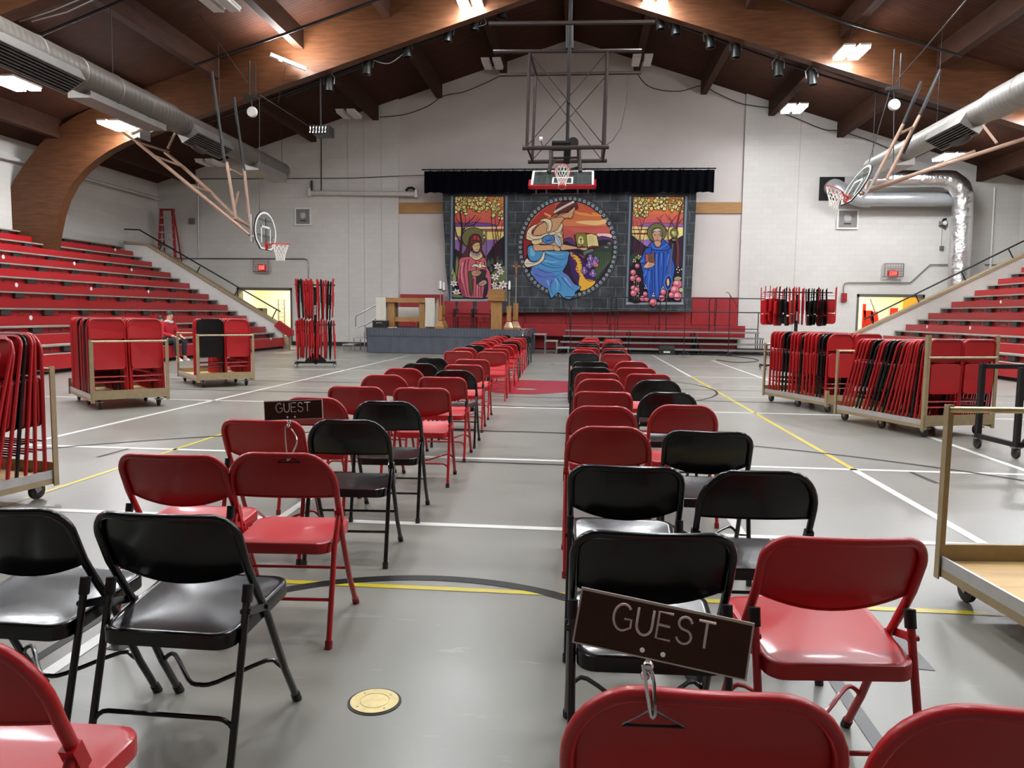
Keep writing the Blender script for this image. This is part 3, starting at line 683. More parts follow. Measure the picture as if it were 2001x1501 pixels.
def put_folded(model, col, loc, eul, label, group, sc=1.0):
    p = FP[(model, col)]
    if (model, col) in FUSED: o = copy_tree(p)
    else: o = p; FUSED.add((model, col))
    o.location = loc; o.rotation_euler = eul; o.scale = (1, 1, sc); tag(o, label, 'chair', group); return o
def chair_cart(corner, th, L, label, hn=.98, hf=.98, W=.98, group='tan chair carts', rear=True, front=True):
    """tan steel cart; corner = near-left post, th = direction of the width"""
    t = thing('chair_cart', label, 'cart', (*corner, 0), th, group); Z = .175
    f = MB()
    for y in (0, L): f.bb((-.01, y - .012, Z - .03), (W + .01, y + .012, Z + .095))
    for x in (.0, W): f.bb((x - .012, 0, Z - .06), (x + .012, L, Z - .012))
    f.build('base_frame', M['tan'], t, smooth=False)
    MB().bb((.0, .0, Z - .012), (W, L, Z + .01)).build('deck', M['ply'], t, smooth=False)
    for x in (-.006, W + .006): MB().bb((x - .007, .03, Z - .018), (x + .007, L - .03, Z + .042)).build('edge_strip', M['alu'], t, smooth=False)
    for x in (0, W):
        for y, h in ((0, hn if front else .34), (L, hf if rear else .34)):
            p = MB().bb((x - .022, y - .006, Z - .075), (x + .022, y + .006, h)); sx = 1 if x == 0 else -1
            p.bb((x - sx * .022 - .003, y - .006, Z - .075), (x - sx * .022 + .003, y + (.04 if y == 0 else -.04), h))
            for z in (Z - .03, Z + .06, h - .04): p.cyl((x, y - .010, z), (x, y + .010, z), .009, 6)
            p.build('post', M['tan'], t, smooth=False)
    for y in ([0] if front else []) + ([L] if rear else []): MB().cyl((0, y, .955), (W, y, .955), .016, 10).build('end_bar', M['tanbar'], t)
    for x in (.10, W - .10):
        for y in (.10, L / 2, L - .10):
            c = MB().box((x, y, Z - .07), (.09, .09, .012))
            for s in (-1, 1): c.bar((x + s * .026, y, Z - .07), (x + s * .026, y + .02, .06), .006, .05)
            o = c.build('caster', M['steel'], t, smooth=False)
            MB().lathe([(.001, -.02), (.02, -.022), (.05, -.018), (.064, -.012), (.066, 0), (.064, .012), (.05, .018), (.02, .022), (.001, .02)], 18, Matrix.Rotation(PI / 2, 3, 'Y'), (x, y + .02, .066)).build('wheel', M['wheel'], o)
    return t
def load_cart(corner, th, L, plan, desc, lean, W=.98, zd=.187, first=.10, pitch=.066, ref='the near end', sc=1.0):
    for si, (x, cols) in enumerate(plan):
        for i, cm in enumerate(cols):
            if cm == ' ': continue
            col = 'red' if cm in 'rR' else 'black'; model = 'A' if cm in 'RK' else 'B'
            jit = random.uniform(-.006, .006); y = first + pitch * i
            ln_ = lean(i) if callable(lean) else lean
            q = Matrix.Rotation(th, 3, 'Z') @ V(x + jit, y, 0)
            put_folded(model, col, (corner[0] + q.x, corner[1] + q.y, zd), (ln_ + random.uniform(-.015, .015), 0, th + random.uniform(-.02, .02)),
                       '%s folded chair, %s from %s, %s stack of %s' % (col, ORD[i + 1], ref, ('left', 'right')[si], desc), 'folded chairs stored on carts', sc)
R = math.radians
c0, t0 = (-6.73, 9.97), R(45)
chair_cart(c0, t0, 1.6, 'loaded tan chair cart on the left, between the left bleachers and the block of chairs', rear=False)
load_cart(c0, t0, 1.6, ((.25, 'rRkRrkKRkRrKRRRrRRrR'), (.735, 'rRrRrRrKrRrRrRrRrRRr')), 'the middle left cart', lambda i: R(-1) if i else R(-5), pitch=.075, sc=1.10)
c1, t1 = (-6.90, 13.23), R(40.8)
chair_cart(c1, t1, 1.6, 'tan chair cart with one black chair at its end, in front of the seated man')
load_cart(c1, t1, 1.6, ((.25, 'KrRrRr'), (.735, 'rRrRrrRrRrRrRrRrRrRr')), 'the far left cart', R(-1), sc=1.08)
c2, t2 = (4.03, 9.39), R(19.5)
chair_cart(c2, t2, 1.62, 'tan chair cart with leaning chairs and tall worn posts, right of the court', 1.22, .98)
load_cart(c2, t2, 1.62, ((.25, 'RRrkRRRRRRKRKKRRkKRRRR'), (.735, 'RkRRRrRRkRRRRrRRkRRRR')), 'the near right cart', lambda i: R(2 + min(i, 9) * 1.7), first=.05, pitch=.0705)
c3, t3 = (3.60, 11.62), R(19.9)
chair_cart(c3, t3, 1.66, 'tan chair cart packed with upright chairs, behind the leaning chairs on the right', front=False)
load_cart(c3, t3, 1.66, ((.25, 'rkkRRRRkRRRkKrRRR'), (.735, 'RRRkRRRRRRKRRRRRR')), 'the far right cart', R(1), pitch=.088, first=.12)
c4, t4 = (-5.14, 3.89), R(-11)
chair_cart(c4, t4, 1.6, 'tan chair cart cut by the left edge of the picture')
load_cart(c4, t4, 1.6, ((.25, '            RKRRRR'), (.735, '          RrRrRKRRr')), 'the leftmost cart', lambda i: R(-14 + max(0, i - 12) * 2.2), first=.12, pitch=.078, sc=1.05)
chair_cart((1.98, 2.39), R(5.7), 1.6, 'empty tan chair cart with bare plywood deck at the right edge')
# black tube frame with a caster behind the empty cart
q = G(1980, 897); t = thing('black_trolley', 'black steel tube trolley frame behind the empty cart at the right edge', 'trolley', (q.x + .02, q.y, 0), R(8))
MB().bar((0, 0, .12), (0, 0, .93), .05).bar((0, 0, .905), (.9, 0, .905), .05).bar((0, 0, .145), (.9, 0, .145), .05).bar((.9, 0, .12), (.9, 0, .93), .05).build('frame', M['dark'], t, smooth=False)
MB().bar((.06, -.02, .16), (.32, -.02, .50), .04).bar((0, 0, .62), (.9, 0, .62), .045).build('brace', M['dark'], t, smooth=False)
for y in (0, .6):
    for x in (.0, .9):
        c = MB().bar((x - .03, y, .115), (x - .03, y, .06), .006, .04).bar((x + .03, y, .115), (x + .03, y, .06), .006, .04).box((x, y, .118), (.08, .08, .01)).build('caster', M['steel'], t, smooth=False)
        MB().lathe([(.001, -.018), (.05, -.016), (.056, 0), (.05, .016), (.001, .018)], 16, Matrix.Rotation(PI / 2, 3, 'Y'), (x, y, .057)).build('wheel', M['wheel'], c)
MB().bar((0, 0, .145), (0, .6, .145), .05).bar((.9, 0, .145), (.9, .6, .145), .05).bar((0, .6, .12), (0, .6, .93), .05).bar((.9, .6, .12), (.9, .6, .93), .05).bar((0, .6, .905), (.9, .6, .905), .05).build('frame', M['dark'], t, smooth=False)
# hanging racks
def rack(loc, th, label, tiers, desc, cols, tilt=None, W=.95):
    t = thing('chair_rack', label, 'rack', loc, th, 'black hanging chair racks')
    MB().box((0, 0, 1.05), (.075, .06, 1.95)).build('mast', M['black_paint'], t, smooth=False)
    MB().prism([(-.26, -.03, .13), (.26, -.03, .13), (.26, -.03, .17), (.05, -.03, .36), (-.05, -.03, .36), (-.26, -.03, .17)], (0, .05, 0)).build('gusset', M['black_paint'], t, smooth=False)
    b = MB().box((0, 0, .12), (W + .03, .06, .05))
    for x in (-W / 2, W / 2): b.box((x, 0, .12), (.05, .55, .04))
    b.build('base', M['black_paint'], t, smooth=False)
    for zt in tiers:
        a = MB()
        for y in (-.2, .2): a.bar((-W / 2 - .02, y, zt - .12), (W / 2 + .02, y, zt - .12), .025)
        a.bar((0, -.2, zt - .12), (0, .2, zt - .12), .03); a.build('hanging_arm', M['black_paint'], t, smooth=False)
    MB().box((0, -.034, 1.45), (.05, .004, .24)).build('paper_label', M['white'], t, smooth=False)
    for x in (-W / 2, W / 2):
        for y in (-.25, .25):
            o = MB().bar((x - .02, y, .10), (x - .02, y, .05), .005, .04).bar((x + .02, y, .10), (x + .02, y, .05), .005, .04).build('caster', M['steel'], t, smooth=False)
            MB().lathe([(.001, -.014), (.04, -.014), (.046, 0), (.04, .014), (.001, .014)], 12, Matrix.Rotation(PI / 2, 3, 'Y'), (x, y, .047)).build('wheel', M['steel'], o)
    for k, zt in enumerate(tiers):
        for i, cm in enumerate(cols[k]):
            if cm == ' ': continue
            x = -W * .48 + W * .96 * i / (len(cols[k]) - 1)
            if abs(x) < .05: x += .03 if x > 0 else -.03
            q = Matrix.Rotation(th, 3, 'Z') @ V(x, random.uniform(-.02, .02), 0)
            # upside down, edge towards the camera
            Mx = Matrix.Rotation(th + (tilt(i) if tilt else 0), 3, 'Z') @ Matrix.Rotation(random.uniform(-.05, .05), 3, 'Y') @ Matrix.Rotation(PI / 2, 3, 'Z') @ Matrix.Rotation(PI, 3, 'Y')
            put_folded('B' if i % 3 else 'A', 'red' if cm in 'rR' else 'black', (loc[0] + q.x, loc[1] + q.y, zt + random.uniform(-.03, .05)), Mx.to_euler(),
                       '%s folded chair hanging %s from left, %s tier of %s' % ('red' if cm in 'rR' else 'black', ORD[i + 1], ('upper', 'lower')[k], desc), 'folded chairs hanging on racks')
rack((-6.78, 19.0, 0), R(17), 'tall black rack of hanging red chairs, left of the stage', (2.2, 1.2), 'the left rack', ('RkkrrrrRrrkrrkkR', 'RrrrrrrrrrrrrkkR'))
rq = P(1557, 600, 21.3)
rack((rq.x, rq.y, 0), R(4), 'chair rack standing behind the packed cart on the right', (2.2,), 'the right rack', ('RrRrkkRrrRkkkkkR',), tilt=lambda i: R(-62 + 5.2 * i) if i < 11 else R(0 if i < 15 else 60), W=1.66)
# ================================================================== BLEACHERS
def XP(px, py, X):
    v = ray(px, py); return CAM + v * ((X - CAM.x) / v.x)
YE, YS = 28.55, 4.0
def bleachers(sd, label, discs):
    mx = (lambda x: x) if sd < 0 else (lambda x: 2 * PX - x)
    t = thing('bleachers', label, 'bleachers', (mx(-15), 16, 0))
    def bb(b, x0, x1, y0, y1, z0, z1): x0, x1 = max(x0, -17.99), max(x1, -18.0); return b.bb((mx(x0) - mx(-15), y0 - 16, z0), (mx(x1) - mx(-15), y1 - 16, z1))
    wall = -17.95
    bb(MB(), -11.55, wall, YS, YE - .1, 0, .10).build('plinth', M['dark'], t, smooth=False)
    for k in range(9):
        xp, zp = -11.78 - .752 * k, .60 + .405 * k; xr, zr = xp + .376, zp - .186
        b = MB(); bb(b, xr, xr - .04, YS, YE, zr - .30 if k else .09, zr); bb(b, xp - .12, xp - .14, YS, YE, zr, zp - .03)
        rs = b.build('riser_board', M['bleachred'], t, smooth=False)
        b = MB(); bb(b, xr - .04, xp - .33, YS, YE, zr - .045, zr - .008); b.build('foot_deck', M['plank'], t, smooth=False)
        b = MB(); bb(b, xp + .01, xp - .30, YS, YE - .02, zp - .04, zp); b.build('seat_plank', M['plank'], t, smooth=False)
        y = YE - .35; i = 0; br = MB(); sl = MB()
        while y > 9:
            if i % 2 == 0:
                if y > (15 if sd < 0 else 18): bq = MB(); bb(bq, xp - .02, xp - .12, y - .16, y + .16, zr + .02, zp - .04); bq.build('seat_bracket', M['bracket'], t, smooth=False)
            else:
                bb(sl, xp - .112, xp - .121, y - .22, y + .22, zp - .10, zp - .085); bb(sl, xp - .112, xp - .121, y + .20, y + .22, zr + .04, zp - .09); bb(sl, xp - .112, xp - .121, y - .22, y - .20, zr + .04, zp - .09)
            y -= .72; i += 1
        sl.build('cut_out', M['bracket'], rs, smooth=False)
        b = MB(); bb(b, xp, xp - .3, YE - .07, YE - .02, zr, zp - .03); b.build('end_bracket', M['plank'], t, smooth=False)
        for (px, py) in discs:
            q = XP(px, py, mx(xr))
            if zr - .30 < q.z < zr:
                n = .003 if sd < 0 else -.003
                MB().lathe([(.001, 0), (.055, 0), (.055, .004), (.001, .004)], 14, Matrix.Rotation(PI / 2, 3, 'Y'), (mx(xr) - mx(-15) + (n if sd < 0 else n - .004), q.y - 16, q.z)).tube([V(mx(xr) - mx(-15) + n * 2.6, q.y - 16, q.z - .025), V(mx(xr) - mx(-15) + n * 2.6, q.y - 16, q.z + .025)], .006, 4).build('seat_number_disc', M['disc'], rs)
    return t
bleachers(-1, 'long red tiered bleachers along the left wall, with the curved arch leg rising through them', ((6, 502), (145, 515), (257, 527), (32, 557), (178, 564.6), (290, 570), (60, 621), (117, 473), (225, 488), (529, 662)))
bleachers(1, 'long red tiered bleachers along the right wall behind the chair carts', ((1956, 590), (1812, 638.6), (1896, 641)))
# ------------------------------------------------------------------ sloped knee walls with handrails at the bleacher ends
def knee(name, capline, raillline, posts, sd, lab):
    Yk = 28.62; pts = [P(x, y, Yk) for x, y in capline]
    poly = [(p.x, Yk, p.z) for p in pts] + [(pts[-1].x, Yk, 0), (pts[0].x, Yk, 0)]
    struct(MB().prism(poly, (0, .22, 0)).build('wall_knee_%s' % name, M['wall'], smooth=False))
    b = MB()
    for a, c in zip(pts, pts[1:]): b.bar(V(a.x, Yk + .11, a.z + .03), V(c.x, Yk + .11, c.z + .03), .34, .09)
    tag(b.build('knee_wall_cap', M['cap'], smooth=False), 'worn tan sloping cap on the white knee wall beside the %s bleachers' % name, 'wall cap')
    t = thing('handrail', lab, 'railing', (0, 0, 0)); rp = [P(x, y, Yk + .11) for x, y in raillline]
    MB().tube(rp, .028, 8).build('rail', M['black_paint'], t)
    for (x0, y0), (x1, y1) in posts: MB().cyl(P(x0, y0, Yk + .11), P(x1, y1, Yk + .11), .024, 8).build('post', M['black_paint'], t)
knee('left', ((243, 475), (288, 479), (552, 640)), ((243, 448), (272, 449), (548, 609)), (((318, 475), (308, 494)), ((391, 521), (381, 539)), ((467, 563), (456, 581)), ((541, 604), (531, 624))), -1, 'black pipe handrail sloping down beside the left bleachers')
knee('right', ((1668, 656), (2001, 500), (2040, 482)), ((1689, 624), (2035, 454)), (((1700, 619), (1710, 640)), ((1789, 576), (1799, 597)), ((1879, 532), (1889, 552)), ((1971, 487), (1981, 507))), 1, 'black pipe handrail sloping up beside the right bleachers')
a = [P(x, y, 28.45) for x, y in ((535, 637), (545, 627), (571, 645), (572, 656), (562, 658))]
tag(MB().prism(a, (0, .16, 0)).build('end_pad', M['pad'], smooth=False), 'red vinyl wedge pad at the foot of the left knee wall', 'pad')
q = P(561, 657, 28.6); tag(MB().bb((q.x - .12, 28.5, 0), (q.x + .1, 28.7, q.z)).build('stub_post', M['cap'], smooth=False), 'short tan post under the red wedge pad', 'post')
# ------------------------------------------------------------------ red step ladder in the far left corner
q0, q1 = P(310, 511, 30.6), P(343, 511, 30.6); T0, T1 = P(315, 411, 30.6), P(337, 411, 30.6)
t = thing('step_ladder', 'tall red step ladder standing in the far left corner', 'ladder', ((q0.x + q1.x) / 2, 30.6, q0.z)); O = V(*t.location)
M['ladderred'] = mat('ladder_red', (150, 30, 34), .5)
for a, c in ((q0, T0), (q1, T1)): MB().bar(a - O, c - O, .11, .07).build('rail', M['ladderred'], t, smooth=False)
for a, c in ((q0, T0), (q1, T1)): MB().bar(a - O + V(0, .5, 0), c - O + V(0, .08, 0), .05, .04).build('back_rail', M['ladderred'], t, smooth=False)
for i in range(1, 7):
    f = i / 7; MB().bar(q0.lerp(T0, f) - O, q1.lerp(T1, f) - O, .12, .05).build('step', M['alu'], t, smooth=False)
MB().box((T0 + T1) / 2 - O + V(0, .04, .03), ((T1 - T0).length + .1, .2, .06)).build('top_cap', M['ladderred'], t, smooth=False)
# landing behind the knee wall that carries the ladder
struct(MB().bb((WL, 28.84, q0.z - .3), (q1.x + .25, 31.5, q0.z)).build('floor_landing', M['wall'], smooth=False))
# ================================================================== PEOPLE
def skin_obj(name, pts, edges, m, parent, sub=2):
    me = bpy.data.meshes.new(name); me.from_pydata([p[:3] for p in pts], edges, [])
    o = bpy.data.objects.new(name, me); C.objects.link(o); o.parent = parent; me.materials.append(m)
    bm = bmesh.new(); bm.from_mesh(me); ly = bm.verts.layers.skin.verify()
    for v, p in zip(bm.verts, pts):
        r = p[3]; v[ly].radius = r if isinstance(r, tuple) else (r, r)
    bm.verts.ensure_lookup_table(); bm.verts[0][ly].use_root = True
    bm.to_mesh(me); bm.free()
    md = o.modifiers.new('skin', 'SKIN'); md.use_smooth_shade = True
    s = o.modifiers.new('sub', 'SUBSURF'); s.levels = sub; s.render_levels = sub
    return o
def person(loc, rz, lean, label, top, legs, hair, shoe, head_turn=0.0, collar=None, skin=(222, 176, 150), hood=None):
    """seated figure, local +Y is where it faces, origin on the seat under the pelvis"""
    t = thing('person', label, 'person', loc, rz); nm = 'p%d' % len(bpy.data.objects)
    sk = mat('skin_' + nm, skin, .5); mt = mat('top_' + nm, top, .85); ml = mat('leg_' + nm, legs, .85); mh = mat('hair_' + nm, hair, .6, 0, 0, .3, 40); ms = mat('shoe_' + nm, shoe, .5)
    def L(y, z): return (y * math.cos(lean) + z * math.sin(lean), z * math.cos(lean) - y * math.sin(lean))
    def sp(x, y, z, r): yy, zz = L(y, z - .1); return (x, yy, zz + .1, r)
    hx, hy, hz = 0, *L(.03, .60); hz += .1
    hips = [(-.1, .06, .08), (.1, .06, .08)]; knees = [(-.13, .44, .10), (.14, .46, .09)]; ank = [(-.12, .44, -.34), (.16, .50, -.34)]
    sh = [sp(-.17, -.01, .50, .055), sp(.17, -.01, .50, .055)]; el = [sp(-.24, .07, .27, .042), sp(.24, .07, .27, .042)]; wr = [(-.10, .36, .20, .03), (.10, .37, .19, .03)]
    pts = [(0, 0, .10, (.14, .11)), sp(0, .0, .26, (.12, .10)), sp(0, 0, .42, (.15, .11)), sp(0, .01, .53, (.07, .06)), sp(0, .02, .60, (.055, .06)), sp(0, .035, .655, (.07, .08)), sp(0, .03, .73, (.078, .095)), sp(0, .02, .79, (.06, .07))]
    ed = [(i, i + 1) for i in range(7)]; n = 8
    for i in (0, 1):
        pts += [sh[i], el[i], wr[i]]; ed += [(2, n), (n, n + 1), (n + 1, n + 2)]; n += 3
        pts += [(*hips[i], .085), (*knees[i], .06), (*ank[i], .042), (ank[i][0], ank[i][1] + .14, -.40, .035)]; ed += [(0, n), (n, n + 1), (n + 1, n + 2), (n + 2, n + 3)]; n += 4
    body = skin_obj('body', pts, ed, sk, t)
    for i, s in ((0, -1), (1, 1)):      # hands: palm and five separate fingers resting on the thighs
        w = V(*wr[i][:3]); pal = [(w.x, w.y, w.z, .026), (w.x - s * .012, w.y + .07, w.z - .03, (.036, .016))]; o_ = skin_obj('hand', pal, [(0, 1)], sk, body, 1)
        for k, (dx, ln_) in enumerate(((-.027, .06), (-.009, .072), (.009, .068), (.026, .052))):
            b0 = V(w.x - s * .012 + dx, w.y + .085, w.z - .034)
            skin_obj('finger', [(*b0, .009), (b0.x, b0.y + ln_ * .5, b0.z - .012, .0085), (b0.x, b0.y + ln_ * .8, b0.z - .036, .0075)], [(0, 1), (1, 2)], sk, o_, 1)
        b0 = V(w.x - s * .035, w.y + .035, w.z - .02); skin_obj('thumb', [(*b0, .010), (b0.x - s * .022, b0.y + .03, b0.z - .01, .009), (b0.x - s * .026, b0.y + .055, b0.z - .02, .008)], [(0, 1), (1, 2)], sk, o_, 1)
    ty = [(0, -.01, .09, (.165, .135)), sp(0, -.01, .26, (.15, .125)), sp(0, -.01, .42, (.175, .13)), sp(0, .0, .54, (.09, .075))]; te = [(0, 1), (1, 2), (2, 3)]; n = 4
    for i in (0, 1):
        ty += [(*sh[i][:3], .078), (*el[i][:3], .062), (wr[i][0], wr[i][1] - .03, wr[i][2] + .004, .042)]; te += [(2, n), (n, n + 1), (n + 1, n + 2)]; n += 3
    skin_obj('sweater', ty, te, mt, t)
    tr = [(0, .0, .06, (.165, .12))]; te = []; n = 1
    for i in (0, 1):
        tr += [(*hips[i], .105), (*knees[i], .078), (ank[i][0], ank[i][1], ank[i][2] + .03, .056)]; te += [(0, n), (n, n + 1), (n + 1, n + 2)]; n += 3
    skin_obj('trousers', tr, te, ml, t)
    for i in (0, 1):
        a = V(*ank[i]); skin_obj('shoe', [(a.x, a.y - .035, -.385, .045), (a.x, a.y + .06, -.395, (.047, .038)), (a.x, a.y + .17, -.405, (.043, .030))], [(0, 1), (1, 2)], ms, t, 1)
    hd = bpy.data.objects.new('head_group', None)
    hq = V(*sp(0, .03, .72, 0)[:3]); Mh = Matrix.Rotation(head_turn, 3, 'Z')
    def H(x, y, z): return hq + Mh @ V(x, y, z)
    hr = MB(); rows = []
    for i in range(9):                   # hair shell: full at the back, short fringe at the front
        th = PI * .62 * i / 8; r = []
        for k in range(16):
            a = 2 * PI * k / 16; front = max(0, math.sin(a)); tt = th * (1 - .36 * front); rr = .102 + random.uniform(-.003, .006)
            r.append(H(.9 * rr * math.sin(tt) * math.cos(a), 1.08 * rr * math.sin(tt) * math.sin(a) - .008, .012 + 1.12 * rr * math.cos(tt)))
        rows.append(r)
    hr.grid(rows, closed=True).build('hair', mh, body)
    MB().tube([H(0, .088, .012), H(0, .112, -.018), H(0, .094, -.03)], [.008, .014, .008], 8).build('nose', sk, body)
    MB().tube([H(-.024, .092, -.052), H(0, .098, -.054), H(.024, .092, -.052)], .006, 6).build('mouth', mat('lip_' + nm, (176, 110, 98), .5), body)
    for s in (-1, 1):
        MB().ball(H(s * .033, .088, .01), .010, 8).build('eye', mat('eye_%s%d' % (nm, s), (40, 30, 26), .3), body)
        MB().tube([H(s * .018, .095, .03), H(s * .05, .088, .03)], .004, 5).build('eyebrow', mh, body)
        MB().ball(H(s * .082, .0, -.005), .026, 8, (.4, .7, 1.2)).build('ear', sk, body)
    if collar: 
        cy = V(*sp(0, .01, .555, 0)[:3]); MB().tube([cy + V(.085 * math.cos(a), .08 * math.sin(a), .015 * math.sin(3 * a)) for a in [2 * PI * k / 16 for k in range(16)]], .034, 8, closed=True).build('collar', mat('collar_' + nm, collar, .9), t)
    if hood:
        MB().ball(V(*sp(0, -.08, .60, 0)[:3]), .12, 12, (1.2, .8, .8)).build('hood', mat('hood_' + nm, hood, .9), t)
    return t
person((-11.72, 20.75, .455), R(-108), .12, 'person in red sweater and grey hood collar seated on the left bleachers beside the cart', (176, 28, 44), (34, 36, 42), (38, 28, 24), (236, 234, 228), R(-12), (196, 192, 188)).scale = (1.12, 1.12, 1.12)
q = P(303, 612, 21.5)
person((q.x, 21.6, .415), R(-115), .22, 'person with dark hair, only the head showing above the red chairs', (60, 58, 60), (40, 42, 50), (40, 32, 28), (60, 60, 60), R(-10))
q = P(210, 615, 20.2)
person((q.x - .28, 20.4, .415), R(-100), .42, 'person in navy hooded top bending forward behind the loaded left cart', (40, 46, 62), (40, 42, 50), (92, 70, 52), (60, 60, 60), 0, hood=(40, 46, 62))
# ================================================================== STAGE PLATFORM AND ITS FURNITURE
SY0 = 26.35; SX0, SX1 = P(718, 660, SY0).x, P(1031, 660, SY0).x; SZ = P(760, 641, SY0).z; SY1 = 30.1
t = thing('stage_platform', 'low stage platform with slate grey cloth skirt left of the aisle', 'stage', ((SX0 + SX1) / 2, (SY0 + SY1) / 2, 0)); O = V(*t.location)
MB().bb(V(SX0, SY0, SZ - .06) - O, V(SX1, SY1, SZ) - O).build('stage_deck', M['carpet'], t, smooth=False)
def cloth_wave(p0, p1, z0, z1, n, amp, freq):
    rows = []
    for j in range(5):
        z = z0 + (z1 - z0) * j / 4; r = []
        for i in range(n + 1):
            p = V(*p0).lerp(V(*p1), i / n); d = V(*p1) - V(*p0); nn = V(d.y, -d.x, 0).normalized()
            r.append(V(p.x, p.y, z) + nn * (amp * (1 - .5 * j / 4) * math.sin(freq * i / n + .7 * math.sin(freq * .37 * i / n))) - O)
        rows.append(r)
    return rows
b = MB()
for a, c, n, f_ in (((SX0, SY0 - .03), (SX1, SY0 - .03), 160, 90), ((SX1 + .03, SY0), (SX1 + .03, SY1), 60, 50), ((SX0 - .03, SY1), (SX0 - .03, SY0), 60, 50)):
    b.grid(cloth_wave((*a, 0), (*c, 0), .015, SZ - .25, n, .012, f_))
b.build('skirt', M['skirt'], t)
b = MB()
for a, c, n, f_ in (((SX0, SY0 - .045), (SX1, SY0 - .045), 300, 330), ((SX1 + .045, SY0), (SX1 + .045, SY1), 90, 200), ((SX0 - .045, SY1), (SX0 - .045, SY0), 90, 200)):
    b.grid(cloth_wave((*a, 0), (*c, 0), SZ - .28, SZ + .005, n, .010, f_))
b.build('pleated_band', M['skirt'], t)
# altar
AY = 27.0; x0, x1 = P(735, 580, AY).x, P(845, 580, AY).x; zt = SZ + 1.06; D = .75
t = thing('altar_table', 'heavy oak altar table on the stage with white cloths at both ends', 'table', ((x0 + x1) / 2, AY + D / 2, SZ)); hw = (x1 - x0) / 2; hz = 1.06
MB().bb((-hw, -D / 2, hz - .16), (hw, D / 2, hz)).build('tabletop', M['oakx'], t, smooth=False)
lx0, lx1 = P(763, 600, AY).x - t.location.x, P(825, 600, AY).x - t.location.x
for x in (lx0, lx1):
    for y in (-D / 2 + .2, D / 2 - .2): MB().bb((x - .12, y - .12, 0), (x + .12, y + .12, hz - .16)).build('leg', M['oak'], t, smooth=False)
for y in (-D / 2 + .2, D / 2 - .2): MB().bb((lx0 + .12, y - .04, .22), (lx1 - .12, y + .04, .38)).build('stretcher', M['oakx'], t, smooth=False)
def drape(x, w, drop, name, lab):
    b = MB(); rows = []
    for i in range(13):
        u = i / 12
        rows.append([V(x + w * k / 6 + .01 * math.sin(k * 2.1 + u * 4), -D / 2 - .012 - .02 * math.sin(k * 1.7) * u + 0 * u, hz + .012 - u * drop) for k in range(7)])
    top = [[V(x + w * k / 6, y, hz + .010) for k in range(7)] for y in (D / 2 + .01, 0, -D / 2 - .01)]
    back = [[V(x + w * k / 6, D / 2 + .012, hz + .01 - drop * (1 - j / 3)) for k in range(7)] for j in range(3)]
    o = b.grid(back + top + rows).build(name, M['cloth']); o.location = t.location; return tag(o, lab, 'cloth')
drape(-hw - .01, .36, 1.0, 'altar_cloth', 'white cloth hanging over the left end of the oak altar')
drape(hw - .26, .34, 1.02, 'altar_cloth', 'white cloth hanging over the right end of the oak altar')
t = thing('side_table', 'small table under a white cloth behind the oak altar', 'table', (P(795, 600, 29.1).x, 29.1, SZ))
for x in (-.42, .42):
    for y in (-.22, .22): MB().bb((x - .03, y - .03, 0), (x + .03, y + .03, .7)).build('leg', M['oak'], t, smooth=False)
MB().bb((-.5, -.3, .7), (.5, .3, .74)).build('tabletop', M['oakx'], t, smooth=False)
b = MB(); rows = []
for (z, k_) in ((.30, 1.04), (.5, 1.03), (.72, 1.015), (.75, 1.0)):
    rows.append([V(.5 * k_ * a + .012 * math.sin(9 * a + 7 * c), .3 * k_ * c, z) for a, c in [(-1, -1), (-.5, -1), (0, -1), (.5, -1), (1, -1), (1, 0), (1, 1), (0, 1), (-1, 1), (-1, 0)]])
b.grid(rows, closed=True); b.f.append(tuple(range(30, 40))); b.m.append(0); b.col.append(None)
o = b.build('table_cloth', M['cloth']); o.location = t.location; tag(o, 'white cloth draped over the small table behind the altar', 'cloth')
# candle stands, processional cross, lectern
def flared_base(b, h0=.26, w=.17, w1=.085):
    b.add([(a * s, c * s, z) for z, s in ((0, w), (.07, w), (h0, w1)) for a, c in ((-1, -1), (1, -1), (1, 1), (-1, 1))], [(0, 1, 2, 3), (8, 9, 10, 11)] + [(j * 4 + k, j * 4 + (k + 1) % 4, j * 4 + 4 + (k + 1) % 4, j * 4 + 4 + k) for j in (0, 1) for k in range(4)])
def candle_stand(px, Y, label):
    t = thing('candle_stand', label, 'candle stand', (P(px, 600, Y).x, Y, SZ), 0, 'oak candle stands on the stage')
    b = MB(); flared_base(b); b.build('base', M['oak'], t, smooth=False)
    MB().bb((-.075, -.075, .29), (.075, .075, .82)).build('post', M['oak'], t, smooth=False)
    MB().cyl((0, 0, .8), (0, 0, 1.36), .012, 8).build('rod', M['tanbar'], t)
    MB().lathe([(.02, 1.34), (.09, 1.36), (.09, 1.375), (.02, 1.38)], 14).build('drip_pan', M['dark'], t)
    MB().lathe([(.001, 1.37), (.038, 1.37), (.038, 1.66), (.01, 1.67), (.004, 1.70), (.001, 1.70)], 12).build('candle', M['white'], t)
for px, Y, lab in ((860.5, 26.75, 'oak candle stand with white candle, just right of the altar'), (867, 28.2, 'oak candle stand with white candle behind the one beside the altar'), (995, 26.7, 'oak candle stand with white candle, between lectern and cross')): candle_stand(px, Y, lab)
t = thing('lectern', 'oak lectern on the stage between red chairs and candle stand', 'lectern', (P(971, 600, 26.75).x, 26.75, SZ))
MB().bb((-.19, -.15, 0), (.19, .2, 1.02)).build('column', M['oak'], t, smooth=False)
MB().add([(a * .30, c, z) for c, z in ((-.26, .98), (-.30, 1.27), (.28, 1.40), (.24, .98)) for a in (-1, 1)], [(0, 1, 3, 2), (2, 3, 5, 4), (4, 5, 7, 6), (6, 7, 1, 0), (0, 2, 4, 6), (1, 3, 5, 7)]).build('reading_top', M['oakx'], t, smooth=False)
